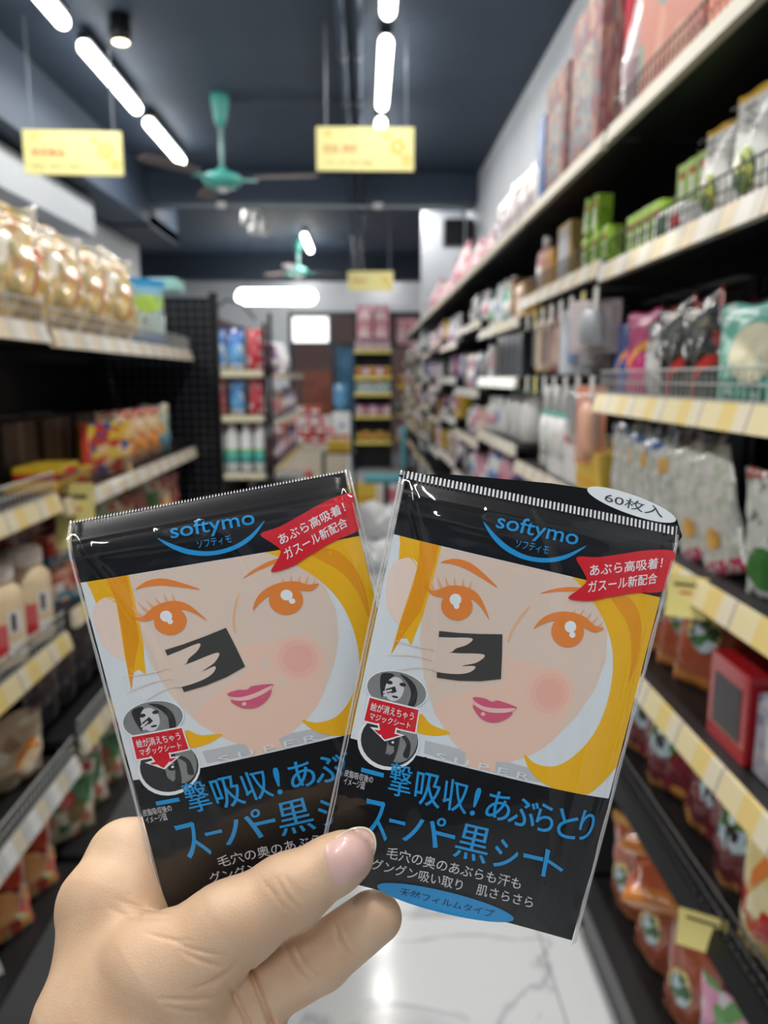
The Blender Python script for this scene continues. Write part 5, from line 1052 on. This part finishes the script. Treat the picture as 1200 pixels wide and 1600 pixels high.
# ------------------------------------------------------------------ the hand
# lengths in fifths of a millimetre; x right, y down, z away from the eye, z = 0 at .24 m
def to_world(x, y, z): return A(x, y, .24 + z * .0002)
PR = [  # (ax, ay, az, ra, bx, by, bz, rb, z squash, blend)
    # thumb
    (541, 1339, -22, 43, 520, 1352, -22, 47, 1.05, 12), (520, 1352, -22, 47, 452, 1393, -20, 58, 1.0, 14), (452, 1393, -20, 59, 360, 1448, -12, 66, 1.0, 20), (360, 1448, -12, 66, 250, 1535, 20, 100, 1.0, 34),
    # ball of the thumb, palm and wrist
    (250, 1535, 20, 98, 205, 1640, 55, 148, 1.25, 40), (178, 1440, 110, 90, 205, 1640, 75, 148, 1.3, 36), (205, 1640, 60, 150, 200, 1850, 70, 168, 1.5, 40), (200, 1850, 70, 165, 150, 2260, 80, 160, 1.35, 40),
    (380, 1640, 95, 75, 330, 1800, 90, 110, 1.2, 40),
    # index finger, behind the packets
    (178, 1420, 130, 84, 208, 1352, 156, 72, 1.0, 30), (208, 1352, 156, 70, 330, 1325, 166, 54, 1.0, 20), (330, 1325, 166, 52, 450, 1308, 150, 45, 1.0, 12), (450, 1308, 150, 44, 540, 1300, 132, 38, 1.0, 10),
    # middle finger, its side and tip seen below the thumb
    (300, 1600, 92, 70, 400, 1552, 92, 60, 1.0, 26), (400, 1552, 92, 58, 494, 1502, 90, 53, 1.0, 8), (494, 1502, 90, 52, 583, 1434, 84, 45, 1.0, 8),
    # ring finger folded under
    (300, 1650, 84, 70, 385, 1640, 84, 50, 1.0, 18), (385, 1640, 84, 50, 425, 1720, 110, 44, 1.0, 10), (425, 1720, 110, 44, 500, 1740, 130, 40, 1.0, 8),
]
def cone_sdf(x, y, z, p):
    ax, ay, az, ra, bx, by, bz, rb, q, k = p; A0 = np.array([ax, ay, az * q]); B0 = np.array([bx, by, bz * q]); d = B0 - A0; L2 = d @ d
    zz = z * q; t = ((x - A0[0]) * d[0] + (y - A0[1]) * d[1] + (zz - A0[2]) * d[2]) / L2; t = np.clip(t, 0, 1)
    dist = np.sqrt((x - A0[0] - t*d[0])**2 + (y - A0[1] - t*d[1])**2 + (zz - A0[2] - t*d[2])**2)
    return (dist - (ra + (rb - ra) * t)) / (.5 + .5 * q)
CREASE = [  # folds and wrinkles: x0, y0, x1, y1, half width, depth, z
    (432, 1372, 472, 1425, 2.4, 1.6, -80), (444, 1366, 482, 1412, 2.2, 1.5, -80), (420, 1384, 456, 1428, 2.0, 1.1, -80), (456, 1374, 486, 1404, 2.0, 1.0, -80), (408, 1370, 436, 1400, 2.0, .8, -80),
    (524, 1448, 554, 1500, 3.6, 3.4, 40), (536, 1446, 564, 1490, 3.0, 1.8, 40), (444, 1476, 486, 1540, 4.0, 3.6, 38), (458, 1472, 500, 1532, 3.0, 2.2, 38),
    (270, 1470, 345, 1492, 3, 1.4, -50), (280, 1484, 352, 1512, 3, 1.6, -50), (250, 1560, 352, 1556, 3, 2.2, -50), (262, 1574, 345, 1580, 3, 1.6, -50), (225, 1456, 300, 1470, 3, 1.0, -45),
    (180, 1405, 275, 1425, 3, 1.3, -30), (170, 1420, 262, 1440, 3, 1.2, -30), (200, 1395, 280, 1413, 3, 1.0, -30), (330, 1540, 372, 1500, 4, 2.5, -40), (300, 1545, 350, 1520, 3, 1.4, -40)]
def hand_sdf(x, y, z):
    out = None
    for p in PR:
        d = cone_sdf(x, y, z, p)
        if out is None: out = d; continue
        k = p[9]; h = np.clip(.5 + .5 * (out - d) / k, 0, 1); out = out * (1 - h) + d * h - k * h * (1 - h)
    # hollow between the thumb and the index knuckle
    h = np.sqrt(((x - 212) / 44)**2 + ((y - 1368 - (x - 212) * .5) / 20)**2 + ((z + 22) / 30)**2); out = out + 9 * np.exp(-h * h)
    # fold where the fingers meet the palm
    for fx0, fy0, fx1, fy1, w, dp, fz in ((386, 1502, 424, 1600, 5, 9, 60), (352, 1528, 420, 1660, 5, 5, 40)):
        dx, dy = fx1 - fx0, fy1 - fy0; t = np.clip(((x - fx0)*dx + (y - fy0)*dy) / (dx*dx + dy*dy), 0, 1); d = np.sqrt((x - fx0 - t*dx)**2 + (y - fy0 - t*dy)**2)
        out = out + dp * np.exp(-(d / w)**2) * np.exp(-((z - fz) / 70)**2)
    return out
def crease_amount(x, y, z):
    s = 0 * x
    for x0, y0, x1, y1, w, dp, zc in CREASE:
        dx, dy = x1 - x0, y1 - y0; t = np.clip(((x - x0)*dx + (y - y0)*dy) / (dx*dx + dy*dy), 0, 1)
        bend = np.sin(t * math.pi) * 4; L_ = math.hypot(dx, dy); d = np.sqrt((x - x0 - t*dx + bend*dy/L_)**2 + (y - y0 - t*dy - bend*dx/L_)**2)
        s = s + dp * np.exp(-(d / w)**2) * np.sin(np.clip(t, .04, .96) * math.pi)**.5 * (np.abs(z - zc) < 75)
    return s
def surface_nets(lo, hi, step, f):
    n = [int((hi[i] - lo[i]) / step) + 1 for i in range(3)]; ax = [lo[i] + step * np.arange(n[i]) for i in range(3)]
    D = np.empty(n, np.float32)
    for i in range(0, n[0], 16):
        X, Y, Z = np.meshgrid(ax[0][i:i+16], ax[1], ax[2], indexing='ij'); D[i:i+16] = f(X, Y, Z)
    ins = D < 0; c = np.zeros([k - 1 for k in n], np.int32)
    sl = lambda a, o: a[o[0]:o[0] + n[0] - 1, o[1]:o[1] + n[1] - 1, o[2]:o[2] + n[2] - 1]
    OFF = [(i, j, k) for i in (0, 1) for j in (0, 1) for k in (0, 1)]
    for o in OFF: c += sl(ins, o)
    act = (c > 0) & (c < 8); idx = -np.ones(act.shape, np.int64); I = np.argwhere(act); idx[act] = np.arange(len(I))
    val = np.stack([D[I[:, 0] + o[0], I[:, 1] + o[1], I[:, 2] + o[2]] for o in OFF], 1); acc = np.zeros((len(I), 3)); cnt = np.zeros(len(I))
    for a in range(8):
        for b_ in range(a + 1, 8):
            oa, ob = np.array(OFF[a]), np.array(OFF[b_])
            if np.abs(oa - ob).sum() != 1: continue
            va, vb = val[:, a], val[:, b_]; m = (va < 0) != (vb < 0); t = np.where(m, va / np.where(m, va - vb, 1), 0)
            acc[m] += (oa + (ob - oa) * t[:, None])[m]; cnt[m] += 1
    V = (I + acc / cnt[:, None]) * step + np.array(lo); F = []
    for a in range(3):
        b_, c_ = (a + 1) % 3, (a + 2) % 3; o = [0, 0, 0]; o[a] = 1
        s0 = ins[tuple(slice(0, n[k] - 1) if k == a else slice(1, n[k] - 1) for k in range(3))]; s1 = ins[tuple(slice(1, n[k]) if k == a else slice(1, n[k] - 1) for k in range(3))]
        E_ = np.argwhere(s0 != s1); 
        if not len(E_): continue
        flip = s0[tuple(E_.T)]; P = E_.copy(); P[:, b_] += 1; P[:, c_] += 1
        def g(db, dc): q = P.copy(); q[:, b_] -= db; q[:, c_] -= dc; return idx[tuple(q.T)]
        Q = np.stack([g(0, 0), g(1, 0), g(1, 1), g(0, 1)], 1); Q[~flip] = Q[~flip][:, ::-1]; F.append(Q)
    return V, np.concatenate(F)
V, Fq = surface_nets((-60, 1215, -150), (690, 2440, 300), 3.3, hand_sdf)
e = 1.0
def grad(x, y, z):
    g = np.stack([hand_sdf(x+e, y, z) - hand_sdf(x-e, y, z), hand_sdf(x, y+e, z) - hand_sdf(x, y-e, z), hand_sdf(x, y, z+e) - hand_sdf(x, y, z-e)], 1); return g / (np.linalg.norm(g, axis=1)[:, None] + 1e-9)
x, y, z = V.T; g = grad(x, y, z); V = V - g * hand_sdf(x, y, z)[:, None] * .8
V = V - g * 1.7 * crease_amount(*V.T)[:, None]
# ragged wrinkles on the skin's surface
hand = empty('hand', to_world(300, 1600, 40)); tag(hand, 'left hand pinching the two black packets, thumb in front and fingers behind', 'hand')
W3 = [to_world(*p) - hand.location for p in V]
def skin_mat():
    m = mat('skin', (226, 186, 156), .45, sss=.12); nt = m.node_tree; b = nt.nodes['Principled BSDF']; N = nt.nodes.new; L = nt.links.new
    tc = N('ShaderNodeTexCoord'); n = N('ShaderNodeTexNoise'); n.inputs['Scale'].default_value = 60; n.inputs['Detail'].default_value = 5; L(tc.outputs['Object'], n.inputs['Vector'])
    r = N('ShaderNodeValToRGB'); r.color_ramp.elements[0].position = .3; r.color_ramp.elements[0].color = lin((218, 178, 144)); r.color_ramp.elements[1].position = .7; r.color_ramp.elements[1].color = lin((227, 194, 162)); L(n.outputs['Fac'], r.inputs[0]); L(r.outputs[0], b.inputs['Base Color'])
    v = N('ShaderNodeTexVoronoi'); v.inputs['Scale'].default_value = 900; v.feature = 'DISTANCE_TO_EDGE'; L(tc.outputs['Object'], v.inputs['Vector'])
    wv = N('ShaderNodeTexNoise'); wv.inputs['Scale'].default_value = 260; wv.inputs['Detail'].default_value = 6; L(tc.outputs['Object'], wv.inputs['Vector'])
    ad = N('ShaderNodeMath'); ad.operation = 'ADD'; L(v.outputs['Distance'], ad.inputs[0]); L(wv.outputs['Fac'], ad.inputs[1])
    bp = N('ShaderNodeBump'); bp.inputs['Strength'].default_value = .22; bp.inputs['Distance'].default_value = .0006; L(ad.outputs[0], bp.inputs['Height']); L(bp.outputs[0], b.inputs['Normal'])
    return m
b = MB(); b.add(W3, Fq.tolist()); skin = b.build('hand_skin', skin_mat(), hand, True)
# thumb nail: a plate that follows the thumb
NAIL = spl([(505, 1326), (512, 1358), (522, 1380), (540, 1383), (564, 1371), (580, 1348), (588, 1322), (584, 1302), (570, 1292), (548, 1294), (524, 1308)], 4)
cx, cy = 547, 1338; rings = 9; pts = []
for r_ in range(rings + 1):
    for px_, py_ in NAIL:
        q = r_ / rings; pts.append((cx + (px_ - cx) * q, cy + (py_ - cy) * q))
pts = np.array(pts); zs = np.full(len(pts), -110.0)
for _ in range(60): zs += np.maximum(-8, np.minimum(8, hand_sdf(pts[:, 0], pts[:, 1], zs))) * .8
zs = np.minimum(zs, -20); q = np.repeat(np.arange(rings + 1) / rings, len(NAIL)); lift = np.where(q > .99, -.2, 1.6)
n = len(NAIL); vs = [to_world(p[0], p[1], zz - l) - hand.location for p, zz, l in zip(pts, zs, lift)]; fs = [(r_*n + i, (r_+1)*n + i, (r_+1)*n + (i+1) % n, r_*n + (i+1) % n) for r_ in range(1, rings) for i in range(n)] + [tuple(range(n, 2*n))]
used = MB(); used.add(vs, fs); nail = used.build('thumb_nail', mat('nail_pink', (226, 186, 176), .28, coat=.4, var=.05, vscale=90), hand, True); nail['label'] = 'smooth pinkish nail of the thumb'
# pale free edge of the nail
k0, k1 = 22, 40; b = MB(); vs = []
for i in range(k0, k1 + 1):
    for rr, l in ((.93, 2.0), (1.0, 1.2)):
        p = (cx + (NAIL[i % n][0] - cx) * rr, cy + (NAIL[i % n][1] - cy) * rr); z0 = np.array([-110.0])
        for _ in range(60): z0 += np.maximum(-8, np.minimum(8, hand_sdf(np.array([p[0]]), np.array([p[1]]), z0))) * .8
        vs.append(to_world(p[0], p[1], min(z0[0], -20) - l) - hand.location)
b.add(vs, [(2*i, 2*i+1, 2*i+3, 2*i+2) for i in range(k1 - k0)]); b.build('nail_edge', mat('nail_free_edge', (226, 218, 190), .35), nail, True)
for o in TEMPL:
    for c_ in KIDS.get(o.name, []): bpy.data.objects.remove(c_)
for o in TEMPL: bpy.data.objects.remove(o)
